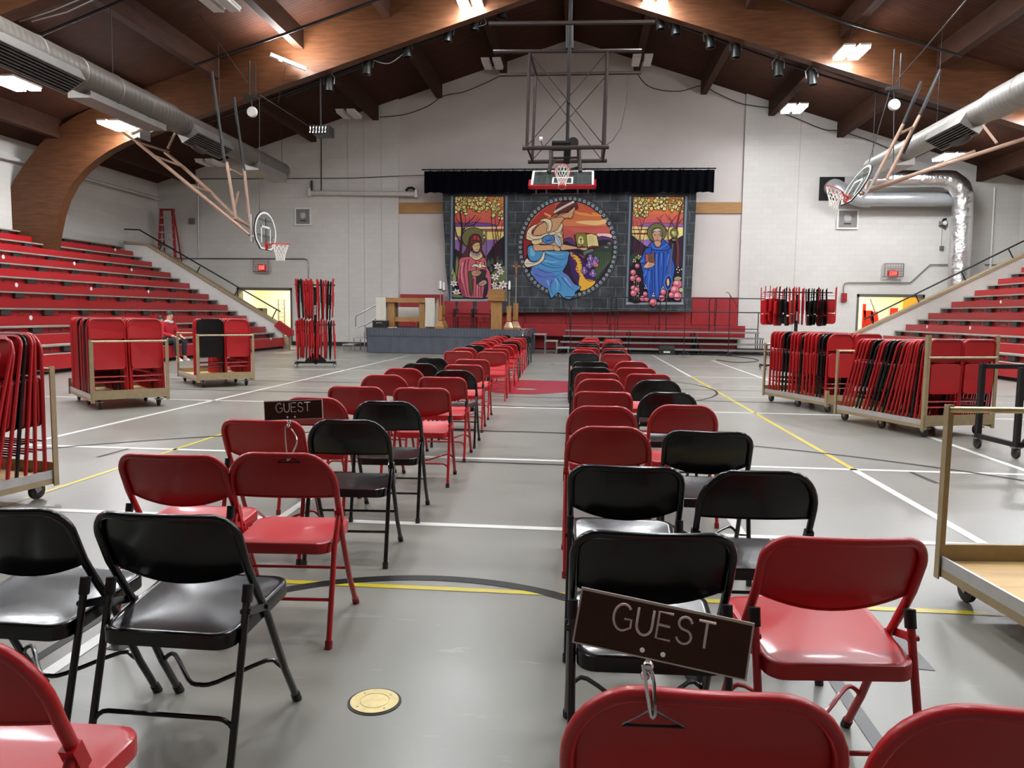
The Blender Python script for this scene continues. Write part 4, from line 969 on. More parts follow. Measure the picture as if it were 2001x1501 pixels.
t = thing('processional_cross', 'tall wooden processional cross with bronze figure, standing on an oak base on the stage', 'cross', (P(1008, 600, 27.1).x, 27.1, SZ))
b = MB(); flared_base(b, .28, .19, .095); b.build('base', M['oak'], t, smooth=False)
MB().bb((-.085, -.085, .31), (.085, .085, .92)).build('post', M['oak'], t, smooth=False)
MB().cyl((0, 0, .9), (0, 0, 1.85), .016, 8).build('pole', M['tanbar'], t)
zc = P(1008, 521, 27.1).z - SZ
MB().bb((-.025, -.02, 1.82), (.025, .02, zc + .18)).bb((-.17, -.02, zc - .03), (.17, .02, zc + .03)).build('cross', mat('cross_wood', (110, 70, 36), .5), t, smooth=False)
bf = MB(); bf.tube([V(0, -.04, zc - .30), V(0, -.045, zc - .1), V(0, -.045, zc)], [.018, .03, .032], 8).tube([V(-.14, -.035, zc + .03), V(-.04, -.045, zc - .01), V(.04, -.045, zc - .01), V(.14, -.035, zc + .03)], .012, 6).ball((0, -.05, zc + .05), .026, 8)
bf.build('figure', mat('bronze', (170, 130, 84), .35, .7), t)
# upholstered chairs
for i, (px, lab) in enumerate(((874, 'red upholstered armchair partly hidden by the candle stand'), (908, 'red upholstered armchair in the middle of the three on the stage'), (945, 'red upholstered armchair next to the lectern'))):
    t = thing('stage_armchair', lab, 'chair', (P(px, 600, 28.4).x, 28.4, SZ), 0, 'red armchairs on the stage')
    MB().box((0, -.05, .46), (.52, .48, .09)).build('seat', M['chairfab'], t, smooth=False)
    MB().box((0, .2, .76), (.56, .07, .46), M=Matrix.Rotation(-.12, 3, 'X')).build('backrest', M['chairfab'], t, smooth=False)
    for s in (-1, 1):
        MB().bar((s * .29, -.26, 0), (s * .29, -.24, .66), .03).build('leg', M['dark'], t, smooth=False); MB().bar((s * .29, .26, 0), (s * .29, .2, .7), .03).build('leg', M['dark'], t, smooth=False)
        MB().box((s * .29, -.03, .67), (.06, .46, .04)).build('armrest', M['rubber'], t, smooth=False)
# case and cable left of the altar
t = thing('equipment_case', 'small grey equipment case at the left end of the stage', 'case', (P(744, 632, 26.8).x, 26.8, SZ)); MB().box((0, 0, .13), (.5, .35, .24)).build('shell', M['dark'], t, smooth=False); MB().box((0, 0, .255), (.52, .37, .03)).build('lid', M['steel'], t, smooth=False); MB().tube([V(-.1, -.19, .14), V(-.1, -.22, .17), V(.1, -.22, .17), V(.1, -.19, .14)], .012, 6).build('handle', M['steel'], t)
tag(MB().tube([V(p.x, p.y, SZ + .012) for p in spline([P(758, 637, 26.7), P(766, 637, 26.6), P(770, 634, 26.9), P(776, 634, 27.0), P(774, 637, 26.6)], 5)], .012, 6).build('stage_cable', M['white']), 'white cable lying on the stage in front of the altar', 'cable')
# steps
def steps(loc, n, w, d, rise, label, dirx):
    t = thing('stage_steps', label, 'steps', loc)
    for i in range(n):
        z = rise * (i + 1); x = dirx * d * (n - 1 - i)
        MB().box((x, 0, z - .02), (d + .02, w, .04)).build('tread', M['alu'], t, smooth=False)
        for y in (-w / 2 + .03, w / 2 - .03): MB().bar((x + dirx * d / 2 * .9, y, 0), (x + dirx * d / 2 * .9, y, z - .02), .035).build('leg', M['steel'], t, smooth=False)
    return t
steps((SX1 + .34, 28.2, 0), 3, .9, .42, .24, 'three grey metal steps at the right end of the stage', 1)
t = steps((SX0 - .28, 28.0, 0), 3, .9, .40, .24, 'three grey metal steps with tube rail at the left end of the stage', -1)
b = MB(); yr = -.48
lo = [P(x, y, 27.5) - V(*t.location) for x, y in ((720, 632), (697, 640.5), (695, 637), (695, 620), (698, 616), (734, 596.5), (748, 589), (751, 591), (751, 607), (748, 613), (720, 632))]
b.tube(lo, .022, 8); b.bar(P(714, 634, 27.5) - V(*t.location), P(714, 662, 27.5) - V(*t.location), .03); b.bar(P(740, 622, 27.5) - V(*t.location), P(740, 652, 27.5) - V(*t.location), .03)
b.build('handrail', M['steel'], t)
# ------------------------------------------------------------------ red padding along the old stage front
def padrow(name, x0, x1, y0, y1, z0, z1, n, lab, m=None):
    w = (x1 - x0) / n
    for i in range(n):
        tag(MB().bb((x0 + i * w + .008, y0, z0), (x0 + (i + 1) * w - .008, y1, z1)).build(name, m or M['pad'], smooth=False), lab % ORD[i + 1], 'pad', name.replace('_', ' ') + 's along the far wall')
xl, xr = P(778, 600, 31).x, P(1454, 640, 31).x
padrow('stage_front_pad', P(858, 640, 31).x, xr, 30.75, 31.45, .56, 1.06, 7, 'thick red vinyl pad, %s from the left, below the banner')
padrow('base_pad', P(858, 640, 31).x, P(1440, 640, 31).x, 31.25, 31.45, .05, .55, 7, 'dark red lower wall pad, %s from the left, under the thick pads')
padrow('wall_pad', P(868, 620, 31.3).x, P(1351, 620, 31.3).x, 31.35, 31.48, 1.07, 1.75, 6, 'red wall pad, %s from the left, behind the foot of the banner')
padrow('tall_pad', xl, P(866, 600, 31.3).x, 31.3, 31.45, .1, P(800, 575, 31.3).z, 1, 'tall red wall pad behind the altar (%s of its kind)')
padrow('tall_pad', P(1352, 600, 31.3).x, P(1442, 600, 31.3).x, 31.3, 31.48, 1.07, P(1400, 581, 31.3).z, 2, 'tall red wall pad right of the banner, %s from the left')
# ------------------------------------------------------------------ choral risers, rails, microphone stands, monitor
rx0, rx1 = P(1104, 650, 29.6).x, P(1488, 650, 29.6).x
t = thing('choral_risers', 'black four level choral risers with guard rails, right of the aisle', 'risers', ((rx0 + rx1) / 2, 29.6, 0)); O = V(*t.location)
for k in range(4):
    z = .21 * (k + 1); y = 28.6 + .42 * k; xx = .08 * (3 - k)
    for j in range(3):
        a, c = rx0 - xx + (rx1 - rx0 + 2 * xx) * j / 3, rx0 - xx + (rx1 - rx0 + 2 * xx) * (j + 1) / 3
        d = MB().bb(V(a + .01, y, z - .05) - O, V(c - .01, y + .44, z) - O).build('riser_deck', M['carpet'], t, smooth=False)
        MB().bb(V(a + .01, y - .012, z - .055) - O, V(c - .01, y, z + .004) - O).build('edge_strip', M['steel'], d, smooth=False)
        b = MB()
        for x in (a + .06, c - .06): b.bar(V(x, y + .05, 0) - O, V(x, y + .05, z - .05) - O, .03); b.bar(V(x, y + .4, 0) - O, V(x, y + .4, z - .05) - O, .03)
        b.bar(V(a, y + .05, .05) - O, V(c, y + .05, .05) - O, .025); b.build('support_frame', M['dark'], t, smooth=False)
Yg = 30.3
for (a, c) in ((1102, 1205), (1195, 1302), (1290, 1400), (1386, 1496)):
    z0, z1 = P(1300, 609, Yg).z, P(1300, 582, Yg).z; xa, xc = P(a, 600, Yg).x, P(c, 600, Yg).x; r_ = .09
    loop = arc((xa + r_, Yg, z0 + r_), r_, PI, 1.5 * PI, 4) + arc((xc - r_, Yg, z0 + r_), r_, 1.5 * PI, 2 * PI, 4) + arc((xc - r_, Yg, z1 - r_), r_, 0, PI / 2, 4) + arc((xa + r_, Yg, z1 - r_), r_, PI / 2, PI, 4)
    b = MB().tube([p - O for p in loop], .02, 8, closed=True)
    for x in (xa + .25, xc - .25): b.cyl(V(x, Yg, .75) - O, V(x, Yg, z0) - O, .018, 8)
    b.cyl(V(xa + .25, Yg, .95) - O, V(xc - .25, Yg, .95) - O, .015, 8); b.build('guard_rail', M['black_paint'], t)
for i, (px, pyt, Y, lab) in enumerate(((1116, 602, 28.0, 'leftmost black microphone stand in front of the risers'), (1158, 606, 28.3, 'black microphone stand left of the two distant chair files'), (1203, 583, 28.2, 'tall black microphone stand above the right file of chairs'), (1339, 600, 27.9, 'black microphone stand below the right edge of the banner'), (1427, 577, 27.8, 'black boom microphone stand right of the banner'))):
    p = P(px, pyt, Y); t = thing('microphone_stand', lab, 'microphone stand', (p.x, Y, 0), 0, 'microphone stands by the risers')
    MB().cyl((0, 0, .05), (0, 0, p.z), .014, 6).build('pole', M['black_paint'], t)
    for k in range(3): a = 2 * PI * k / 3 + .3; MB().cyl((0, 0, .16), (.32 * math.cos(a), .32 * math.sin(a), .012), .011, 6).build('leg', M['black_paint'], t)
    MB().tube([V(0, 0, p.z), V(.02, -.03, p.z + .06), V(.03, -.1, p.z + .08)] if i != 4 else [V(.28, 0, p.z - .42), V(0, 0, p.z), V(-.08, 0, p.z + .1), V(-.16, 0, p.z + .1)], .02 if i != 4 else .012, 6).build('microphone', M['dark'], t)
q = G(1303, 693.5); t = thing('floor_monitor', 'small black wedge speaker on the floor in front of the risers', 'speaker', (q.x, q.y + .2, 0))
MB().prism([(-.28, -.18, 0), (-.28, .2, 0), (-.28, .2, .32), (-.28, -.05, .32), (-.28, -.18, .2)], (.56, 0, 0)).build('cabinet', M['black_paint'], t, smooth=False)
b = MB()
for k in range(4): b.box((-.09 + .06 * k, -.186, .10), (.045, .006, .06))
b.build('badge', M['white'], t, smooth=False)
tag(MB().tube([V(p.x, p.y, .012) for p in spline([G(1310, 692), G(1390, 694), G(1460, 700), G(1482, 706), G(1440, 709), G(1400, 704)], 6)], .012, 5).build('floor_cable', M['cable']), 'dark cable curling on the floor in front of the risers', 'cable')
yy = ROWY[19] - .02
guest_sign((-1.73, yy, .805), .238, .068, 0, 0, 0, 'tiny distant GUEST sign on the last aisle chair by the stage', .16, [(0, 0, .1), (0, -.016, .03), (.004, -.03, -.02), (.008, -.032, -.022), (.016, -.03, -.012), (.01, -.008, .02), (.0, .0, .1)])
# ================================================================== PAINTED BANNER AND VALANCE
YBN = 30.9
M['paint'] = paintmat('banner_paint'); M['stone'] = stonemat()
class Art:
    def __init__(s, ox, oy, k): s.o = (ox, oy, k); s.b = MB(); s.n = 0
    def w(s, p): 
        q = P(s.o[0] + p[0] * s.o[2], s.o[1] + p[1] * s.o[2], YBN); return V(q.x, YBN - .004 - .00015 * s.n, q.z)
    def poly(s, pts, c, sm=0, out=None, ow=7):
        s.n += 1
        if sm: pts = [(p.x, p.y) for p in spline([V(x, y, 0) for x, y in pts], sm, True)]
        s.b.cc = lin(c) + (1,); s.b.add([s.w(p) for p in pts], [tuple(range(len(pts)))])
        if out: s.line(list(pts) + [pts[0]], ow, out)
        return s
    def line(s, pts, wd, c, sm=0, taper=1.0):
        s.n += 1
        if sm: pts = [(p.x, p.y) for p in spline([V(x, y, 0) for x, y in pts], sm)]
        L, Rr = [], []; N = len(pts)
        for i, p in enumerate(pts):
            a, b = pts[max(i - 1, 0)], pts[min(i + 1, N - 1)]; dx, dy = b[0] - a[0], b[1] - a[1]; l = math.hypot(dx, dy) or 1
            h = wd / 2 * (1 + (taper - 1) * i / max(N - 1, 1)); L.append((p[0] - dy / l * h, p[1] + dx / l * h)); Rr.append((p[0] + dy / l * h, p[1] - dx / l * h))
        s.b.cc = lin(c) + (1,); vs = [s.w(p) for p in L + Rr]
        s.b.add(vs, [(i, i + 1, N + i + 1, N + i) for i in range(N - 1)]); return s
    def ell(s, cx, cy, rx, ry, c, out=None, ow=7, n=28): return s.poly([(cx + rx * math.cos(2 * PI * i / n), cy + ry * math.sin(2 * PI * i / n)) for i in range(n)], c, 0, out, ow)
    def rect(s, x0, y0, x1, y1, c): return s.poly([(x0, y0), (x1, y0), (x1, y1), (x0, y1)], c)
    def ringstrip(s, cx, cy, r0, r1, c, n=64):
        s.n += 1; s.b.cc = lin(c) + (1,)
        vs = [s.w((cx + r * fx * math.cos(2 * PI * i / n), cy + r * fy * math.sin(2 * PI * i / n))) for i in range(n) for r, fx, fy in ((r0[0], 1, r0[1] / r0[0]), (r1[0], 1, r1[1] / r1[0]))]
        s.b.add(vs, [(2 * i, 2 * i + 1, (2 * i + 3) % (2 * n), (2 * i + 2) % (2 * n)) for i in range(n)]); return s
K = (30, 22, 26)
ban = thing('painted_banner', 'huge grey stone banner with three stained-glass style pictures, hanging behind the stage', 'banner', (0, 0, 0))
ol = [(865, 376), (866, 420), (869, 470), (870, 520), (875, 560), (880, 600), (884, 611), (1000, 611), (1120, 610), (1250, 609), (1352, 608), (1351, 580), (1354, 520), (1357, 460), (1360, 410), (1361, 376)]
b = MB(); b.prism([V(P(x, y, YBN).x, YBN, P(x, y, YBN).z) for x, y in ol], (0, .012, 0)); b.build('backing_cloth', M['stone'], ban, smooth=False)
bt = MB().cyl((P(866, 376, YBN).x, YBN, P(1100, 374, YBN).z), (P(1360, 376, YBN).x, YBN, P(1100, 374, YBN).z), .03, 8)
for px in (900, 1110, 1330): x = P(px, 374, YBN).x; bt.bar((x, YBN, P(1100, 374, YBN).z), (x, YB + .2, P(1100, 374, YBN).z), .04)
bt.build('hanging_batten', M['dark'], ban)
rg = random.Random(11)
def leafy(A, x0, x1, y0, y1, n, dens):
    for _ in range(n):
        x, y = rg.uniform(x0, x1), rg.uniform(y0, y1)
        if not dens((x - x0) / (x1 - x0), (y - y0) / (y1 - y0)): continue
        r = rg.uniform(15, 29); a = rg.uniform(-.9, .9) + PI / 2; pts = []
        for th, rr in ((0, 1.35), (.9, .95), (1.7, .9), (2.6, .75), (3.14, .55), (3.7, .8), (4.6, .9), (5.4, .95)): pts.append((min(max(x + r * rr * math.cos(a + th), x0 - 4), x1 + 4), max(y + r * rr * math.sin(a + th), y0 - 8)))
        A.poly(pts, rg.choice(((226, 206, 130), (214, 200, 120), (232, 214, 150), (206, 196, 112))), 0, (60, 36, 26), 6)
def frame_panel(A, L, T, Rr, B, lo, ro):
    """grey moulded frame round the opening (L,T)-(R,B); lo, ro = slant of the outer edges"""
    g1, g2, g3 = (62, 69, 77), (122, 131, 139), (38, 42, 50)
    A.poly([(L - 58 + lo[0], T - 26), (Rr + 58 + ro[0], T - 26), (Rr + 58 + ro[1], B + 62), (L - 58 + lo[1], B + 62)], g1)
    A.poly([(L - 44 + lo[0], T - 8), (L - 24 + lo[0], T - 8), (L - 24 + lo[1], B + 40), (L - 44 + lo[1], B + 48)], g2)
    A.poly([(Rr + 22 + ro[0], T - 8), (Rr + 44 + ro[0], T - 8), (Rr + 44 + ro[1], B + 48), (Rr + 22 + ro[1], B + 40)], g2)
    A.poly([(L - 40 + lo[1], B + 18), (Rr + 44 + ro[1], B + 18), (Rr + 48 + ro[1], B + 44), (L - 46 + lo[1], B + 44)], (158, 163, 166))
    A.poly([(L - 12, T - 8), (Rr + 12, T - 8), (Rr + 12 + ro[1], B + 10), (L - 12 + lo[1], B + 10)], g3)
# ------------------------------------------------------------------ left picture
A = Art(860, 370, .16653)
frame_panel(A, 175, 88, 745, 1268, (0, -12), (0, -4))
for y0, y1, c in ((88, 190, (210, 124, 66)), (188, 270, (213, 114, 72)), (268, 345, (210, 102, 84)), (343, 450, (206, 94, 92)), (436, 480, (238, 214, 150)), (478, 500, (176, 96, 88)), (498, 610, (240, 216, 128)), (590, 820, (146, 108, 172))): A.rect(175, y0, 745, y1, c)
A.poly([(175, 404), (240, 390), (320, 398), (400, 384), (470, 392), (560, 398), (650, 416), (672, 436), (175, 438)], (118, 76, 148), 0, K, 5)
A.poly([(175, 470), (260, 460), (330, 480), (360, 640), (175, 560)], (150, 110, 176)).poly([(190, 470), (240, 455), (262, 490), (250, 540), (205, 545)], (232, 218, 130), 3)
A.rect(470, 464, 745, 478, (150, 78, 86))
A.poly([(540, 800), (590, 720), (660, 628), (745, 552), (745, 1268), (540, 1268)], (44, 34, 52), 0, K, 7)
A.poly([(175, 700), (220, 728), (275, 770), (275, 1268), (175, 1268)], (42, 34, 50), 0, K, 6)
for x, y, h in ((570, 900, 90), (610, 870, 70), (680, 860, 80), (720, 880, 60), (600, 960, 60)): A.poly([(x - 22, y), (x, y - h), (x + 20, y)], (70, 92, 74), 3)
for x in (190, 205, 222): A.poly([(x - 12, 1010), (x + 4, 780), (x + 14, 1000)], (120, 132, 84), 3)
leafy(A, 178, 742, 92, 345, 190, lambda u, v: v < .62 - .25 * abs(u - .5) or (u > .72 and v < .98) or (u < .25 and v < .75))
tr = (62, 38, 30)
A.line([(236, 980), (240, 760), (255, 600), (262, 480), (250, 360), (235, 250)], 40, tr, 4, .3)
for pts, wd in (([(250, 640), (205, 560), (182, 470), (176, 380)], 16), ([(258, 520), (300, 420), (380, 350), (420, 300)], 14), ([(262, 480), (330, 430), (350, 330)], 10), ([(255, 420), (200, 360), (190, 290)], 10), ([(300, 420), (300, 340), (270, 270)], 8), ([(340, 440), (420, 400), (480, 330)], 9), ([(400, 450), (410, 400), (450, 320)], 8)): A.line(pts, wd, tr, 4, .4)
for pts, wd in (([(640, 880), (648, 700), (625, 560), (610, 420), (600, 320)], 12), ([(660, 860), (668, 640), (650, 500), (690, 400), (720, 320)], 11), ([(690, 840), (700, 640), (720, 480), (735, 400)], 11), ([(710, 830), (690, 600), (668, 480), (650, 380), (660, 300)], 10), ([(600, 840), (612, 680), (660, 560), (700, 470)], 8), ([(500, 690), (470, 640), (520, 620)], 7)): A.line(pts, wd, (70, 40, 34), 4, .5)
A.ell(395, 572, 137, 122, (112, 112, 68), K, 7)
A.line([(543, 1010), (543, 560), (548, 500), (530, 478), (505, 488), (495, 515), (505, 540)], 14, (120, 112, 84), 4).line([(546, 1000), (546, 560)], 5, (60, 54, 44)).ell(518, 512, 14, 26, (216, 206, 150), K, 5).ell(520, 566, 15, 14, (226, 212, 160), K, 5)
# veil, hood, face
A.poly([(352, 560), (330, 640), (300, 720), (262, 770), (236, 820), (270, 810), (340, 790), (372, 770), (378, 640), (368, 590)], (84, 52, 44), 4, K, 6)
A.poly([(352, 566), (392, 530), (440, 528), (478, 560), (492, 620), (488, 690), (520, 770), (540, 800), (500, 780), (470, 740), (470, 640), (420, 610), (376, 640), (372, 700), (340, 740), (356, 640)], (112, 52, 50), 4, K, 6)
A.poly([(366, 590), (392, 545), (440, 540), (472, 575), (478, 612), (440, 600), (390, 604)], (140, 50, 52), 4, K, 6).poly([(392, 556), (420, 546), (412, 590)], (168, 84, 78), 3).poly([(440, 560), (462, 586), (446, 596)], (170, 92, 84), 3)
A.poly([(372, 648), (420, 618), (466, 612), (478, 660), (470, 710), (446, 738), (414, 738), (384, 712)], (86, 48, 40), 4).poly([(382, 662), (420, 632), (458, 626), (470, 660), (464, 704), (444, 732), (412, 732), (390, 706)], (222, 190, 134), 4, K, 4)
A.line([(396, 662), (410, 668), (424, 662)], 6, (70, 40, 30), 3).line([(440, 656), (452, 660), (464, 654)], 6, (70, 40, 30), 3).line([(434, 658), (442, 690), (430, 696)], 4, (150, 104, 74), 3).line([(420, 712), (434, 708), (446, 714)], 7, (150, 54, 50), 3)
A.poly([(362, 720), (396, 742), (440, 752), (478, 730), (500, 800), (450, 830), (390, 826), (348, 790)], (226, 202, 150), 3, K, 6)
for y in (752, 772, 790): A.line([(366, y - 8), (420, y + 12), (474, y - 10)], 6, (110, 84, 110), 4)
A.poly([(362, 722), (400, 752), (442, 758), (478, 736), (480, 752), (440, 774), (396, 768), (360, 742)], (176, 156, 172), 3, K, 4)
# robe
A.poly([(236, 812), (346, 792), (400, 828), (452, 832), (505, 796), (545, 840), (556, 920), (580, 960), (600, 1040), (604, 1150), (580, 1266), (300, 1268), (240, 1190), (208, 1100), (206, 1000), (222, 900)], (196, 100, 112), 3, K, 8)
for pts in ([(300, 830), (280, 960), (300, 1120), (330, 1260)], [(340, 820), (326, 900), (330, 980)], [(420, 850), (430, 980), (420, 1262)], [(470, 840), (470, 900)], [(520, 850), (530, 960), (520, 1262)], [(250, 900), (240, 1040), (290, 1220)], [(395, 1050), (392, 1262)], [(450, 1120), (452, 1262)], [(480, 1130), (486, 1260)]): A.line(pts, 14, (112, 44, 62), 4, .6)
for pts in ([(270, 860), (250, 980), (270, 1100)], [(360, 1070), (365, 1250)], [(440, 1130), (436, 1262)], [(505, 860), (500, 930)]): A.line(pts, 16, (222, 150, 156), 4, .4)
A.poly([(330, 980), (378, 980), (380, 1230), (350, 1235), (338, 1100)], (84, 82, 60), 3, K, 6).poly([(520, 1040), (560, 1060), (560, 1200), (530, 1266), (505, 1266), (520, 1150)], (54, 34, 62), 3, K, 6)
A.poly([(216, 1090), (240, 1180), (290, 1266), (300, 1240), (256, 1150), (232, 1040)], (148, 62, 80), 3)
A.poly([(436, 960), (500, 940), (548, 960), (520, 1070), (470, 1120), (430, 1110)], (58, 50, 50), 0, K, 7)
A.poly([(372, 966), (420, 948), (480, 960), (484, 990), (450, 1018), (396, 1022), (374, 1006)], (184, 142, 112), 3, K, 6).line([(420, 965), (476, 972)], 4, K).line([(416, 985), (476, 990)], 4, K)
A.poly([(450, 1110), (500, 1068), (540, 1070), (552, 1100), (520, 1130), (476, 1136)], (178, 146, 128), 3, K, 6).line([(470, 1118), (520, 1100)], 4, K)
A.poly([(362, 920), (400, 876), (450, 884), (470, 900), (500, 880), (540, 900), (530, 918), (490, 914), (470, 936), (440, 916), (400, 910)], (214, 202, 178), 3, K, 6).ell(478, 868, 12, 24, (226, 214, 180), K, 4).ell(472, 900, 18, 28, (236, 220, 150), K, 4).ell(480, 850, 10, 8, (180, 60, 60))
# lilies
def lily(A, x, y, r):
    for i in range(6):
        a = 2 * PI * i / 6 + x; tx, ty = x + r * 1.15 * math.cos(a), y + r * 1.0 * math.sin(a)
        A.poly([(x, y), (x + r * .6 * math.cos(a - .55), y + r * .6 * math.sin(a - .55)), (tx, ty), (x + r * .6 * math.cos(a + .55), y + r * .6 * math.sin(a + .55))], (236, 226, 216), 0, (60, 44, 60), 5)
    A.ell(x, y, r * .2, r * .2, (90, 70, 90)).ell(x, y, r * .09, r * .09, (226, 190, 90))
for x, y, r in ((150, 960, 20), (170, 1020, 26)): A.poly([(x - r, y + r * 2), (x, y - r * 2), (x + r, y + r * 2)], (148, 158, 96), 3, K, 5)
A.poly([(600, 1000), (750, 900), (770, 1010), (740, 1080), (640, 1100)], (104, 116, 70), 3)
for x, y, r in ((680, 905, 50), (712, 968, 46), (650, 1030, 50), (640, 1120, 42), (740, 1120, 58), (690, 1180, 50), (640, 1180, 40), (165, 1105, 46), (195, 1210, 50)): lily(A, x, y, r)
A.poly([(150, 1230), (240, 1240), (280, 1268), (160, 1268)], (110, 118, 84), 3)
A.b.build('left_picture', M['paint'], ban, smooth=False, fix=False)
# ------------------------------------------------------------------ round middle picture
A = Art(990, 370, .15319); cx, cy = 780, 738
A.ell(cx, cy, 650, 668, (34, 38, 42), n=72).ell(cx, cy, 640, 656, (84, 90, 94), n=72).ell(cx, cy, 630, 646, (58, 64, 69), n=72).ell(cx, cy, 578, 596, (30, 32, 36), n=72)
for i in range(62):
    a = 2 * PI * i / 62; x, y = cx + 605 * math.cos(a), cy + 620 * math.sin(a)
    A.ell(x, y, 18, 19, (176, 180, 182), n=12); A.ell(x, y, 9, 9, (58, 62, 66), n=8)
RX, RY = 566, 586
def clip(y0, y1, c, wob=0):
    pts = []
    ys = [y0 + (y1 - y0) * i / 12 for i in range(13)]
    for s_ in (1, -1):
        for y in (ys if s_ == 1 else ys[::-1]):
            u = max(0, 1 - ((y - cy) / RY) ** 2) ** .5; pts.append((cx + s_ * RX * u, y))
    A.poly(pts, c)
for y0, y1, c in ((152, 300, (190, 88, 66)), (298, 400, (208, 118, 74)), (398, 470, (214, 130, 82)), (468, 560, (198, 94, 80)), (558, 700, (190, 92, 90)), (690, 1324, (52, 36, 56))): clip(y0, y1, c)
A.poly([(300, 440), (420, 300), (520, 230), (620, 180), (600, 300), (520, 360), (360, 460)], (170, 62, 52), 3).poly([(480, 300), (560, 330), (620, 380), (500, 330)], (230, 150, 110), 3)
for pts, c in (([(880, 420), (1020, 400), (1180, 400), (1250, 380), (1268, 430), (1150, 460), (1020, 450)], (240, 196, 130)), ([(820, 260), (960, 300), (1120, 300), (1220, 340), (1100, 345), (940, 330)], (226, 146, 70)), ([(740, 480), (900, 500), (1100, 510), (1290, 480), (1310, 540), (1100, 560), (860, 540)], (206, 100, 92)), ([(1150, 570), (1260, 565), (1330, 575), (1335, 620), (1200, 610)], (240, 206, 190)), ([(900, 190), (1010, 250), (1100, 320), (1010, 300), (920, 240)], (196, 92, 60))): A.poly(pts, c, 4)
A.poly([(216, 700), (230, 600), (280, 480), (340, 470), (330, 640), (280, 760), (230, 900)], (150, 44, 48), 3)
A.poly([(720, 650), (790, 616), (840, 632), (900, 690), (1170, 610), (1230, 600), (1340, 630), (1345, 700), (1000, 780), (720, 700)], (96, 60, 110), 3, K, 7)
A.poly([(1160, 660), (1240, 640), (1345, 668), (1342, 800), (1290, 960), (1180, 1110), (1110, 1180), (1090, 1000), (880, 770), (720, 710), (760, 660), (900, 720)], (44, 42, 50), 3)
A.poly([(960, 790), (1090, 760), (1330, 700), (1330, 830), (1270, 990), (1140, 1160), (1120, 900)], (56, 66, 56), 3)
for i in range(14):
    x = 1120 + i * 14; A.line([(x, 1150 - i * 16), (x + 14 + i * 2, 960 - i * 8), (x + 6 + 6 * (i % 3), 800)], 7, ((92, 112, 76), (70, 90, 64))[i % 2], 3, .4)
A.poly([(790, 800), (850, 790), (900, 830), (960, 900), (1010, 960), (1120, 1100), (1130, 1190), (960, 1290), (900, 1200), (830, 1080), (800, 920)], (66, 42, 96), 3)
A.poly([(810, 800), (860, 830), (930, 880), (960, 960), (960, 1050), (1010, 1140), (1130, 1170), (1080, 1240), (950, 1296), (920, 1210), (930, 1100), (880, 1020), (900, 940), (830, 860)], (232, 176, 62), 3)
for y in range(820, 1100, 34): A.poly([(800 + (y - 820) * .35, y), (880 + (y - 820) * .25, y + 12), (840 + (y - 820) * .35, y + 22)], (120, 52, 70)).poly([(890 + (y - 820) * .4, y + 14), (985 + (y - 820) * .2, y + 26), (910 + (y - 820) * .4, y + 32)], (66, 42, 90))
A.line([(980, 1060), (1000, 1130), (1060, 1170), (1120, 1165)], 8, (50, 50, 40), 4)
for x, y in ((1068, 880), (1135, 905), (1055, 960), (990, 1035), (1100, 1070), (1120, 940)):
    for dx, dy in ((-22, 10), (20, 12), (0, -24), (4, 26)): A.ell(x + dx, y + dy, 24, 26, (146, 112, 178), K, 5, 12)
    A.ell(x, y, 10, 10, (226, 206, 236), n=8)
A.poly([(920, 826), (1000, 860), (980, 880)], (150, 70, 84), 2).poly([(1130, 930), (1170, 960), (1150, 990), (1120, 960)], (216, 110, 90), 3)
A.ell(1310, 690, 26, 16, (112, 116, 112), n=12).ell(1270, 740, 30, 12, (120, 124, 118), n=12).poly([(980, 800), (1090, 760), (1100, 790), (1020, 820), (1000, 850)], (106, 112, 108), 3)
# seated figure
skin = (206, 158, 116); blue, dblue, lblue = (84, 148, 196), (52, 92, 156), (126, 184, 216)
A.poly([(270, 740), (300, 712), (360, 720), (420, 780), (780, 790), (790, 860), (770, 960), (720, 1050), (790, 1100), (860, 1200), (950, 1250), (880, 1310), (870, 1360), (800, 1405), (720, 1380), (660, 1320), (600, 1370), (560, 1385), (520, 1260), (420, 1210), (350, 1130), (300, 1060), (330, 990), (290, 920), (268, 830)], blue, 3, K, 10)
A.poly([(320, 1000), (420, 1010), (560, 1050), (620, 1120), (540, 1260), (420, 1200), (350, 1120)], (96, 120, 190), 4).poly([(700, 1060), (780, 1100), (850, 1200), (930, 1246), (850, 1230), (760, 1180)], (110, 126, 200), 4)
for pts in ([(470, 820), (580, 860), (700, 900), (770, 860)], [(420, 940), (540, 990), (680, 1000), (760, 960)], [(400, 1010), (500, 1060), (620, 1050), (720, 1040)], [(600, 1120), (640, 1110), (700, 1070)], [(640, 1130), (690, 1210), (680, 1300)], [(580, 1160), (560, 1260), (600, 1360)], [(700, 1120), (790, 1230), (880, 1300)], [(440, 850), (560, 960), (700, 970)], [(360, 1080), (460, 1120), (600, 1110)]): A.line(pts, 14, dblue, 4, .3)
for pts in ([(500, 800), (620, 830), (740, 830)], [(450, 900), (560, 930), (660, 920)], [(620, 1140), (650, 1200), (640, 1290)], [(740, 1130), (830, 1240)], [(520, 1160), (540, 1230)], [(300, 760), (340, 820), (330, 880)]): A.line(pts, 22, lblue, 4, .3)
A.poly([(270, 745), (310, 715), (380, 730), (470, 800), (440, 880), (370, 920), (300, 900), (268, 830)], blue, 3, K, 8).poly([(300, 750), (350, 760), (360, 840), (310, 850)], lblue, 3)
A.poly([(222, 940), (262, 880), (300, 920), (360, 930), (430, 890), (470, 800), (488, 800), (480, 890), (420, 950), (340, 980), (260, 996)], (230, 214, 186), 3, K, 8)
A.line([(240, 950), (330, 950), (420, 920)], 7, (140, 116, 100), 4)
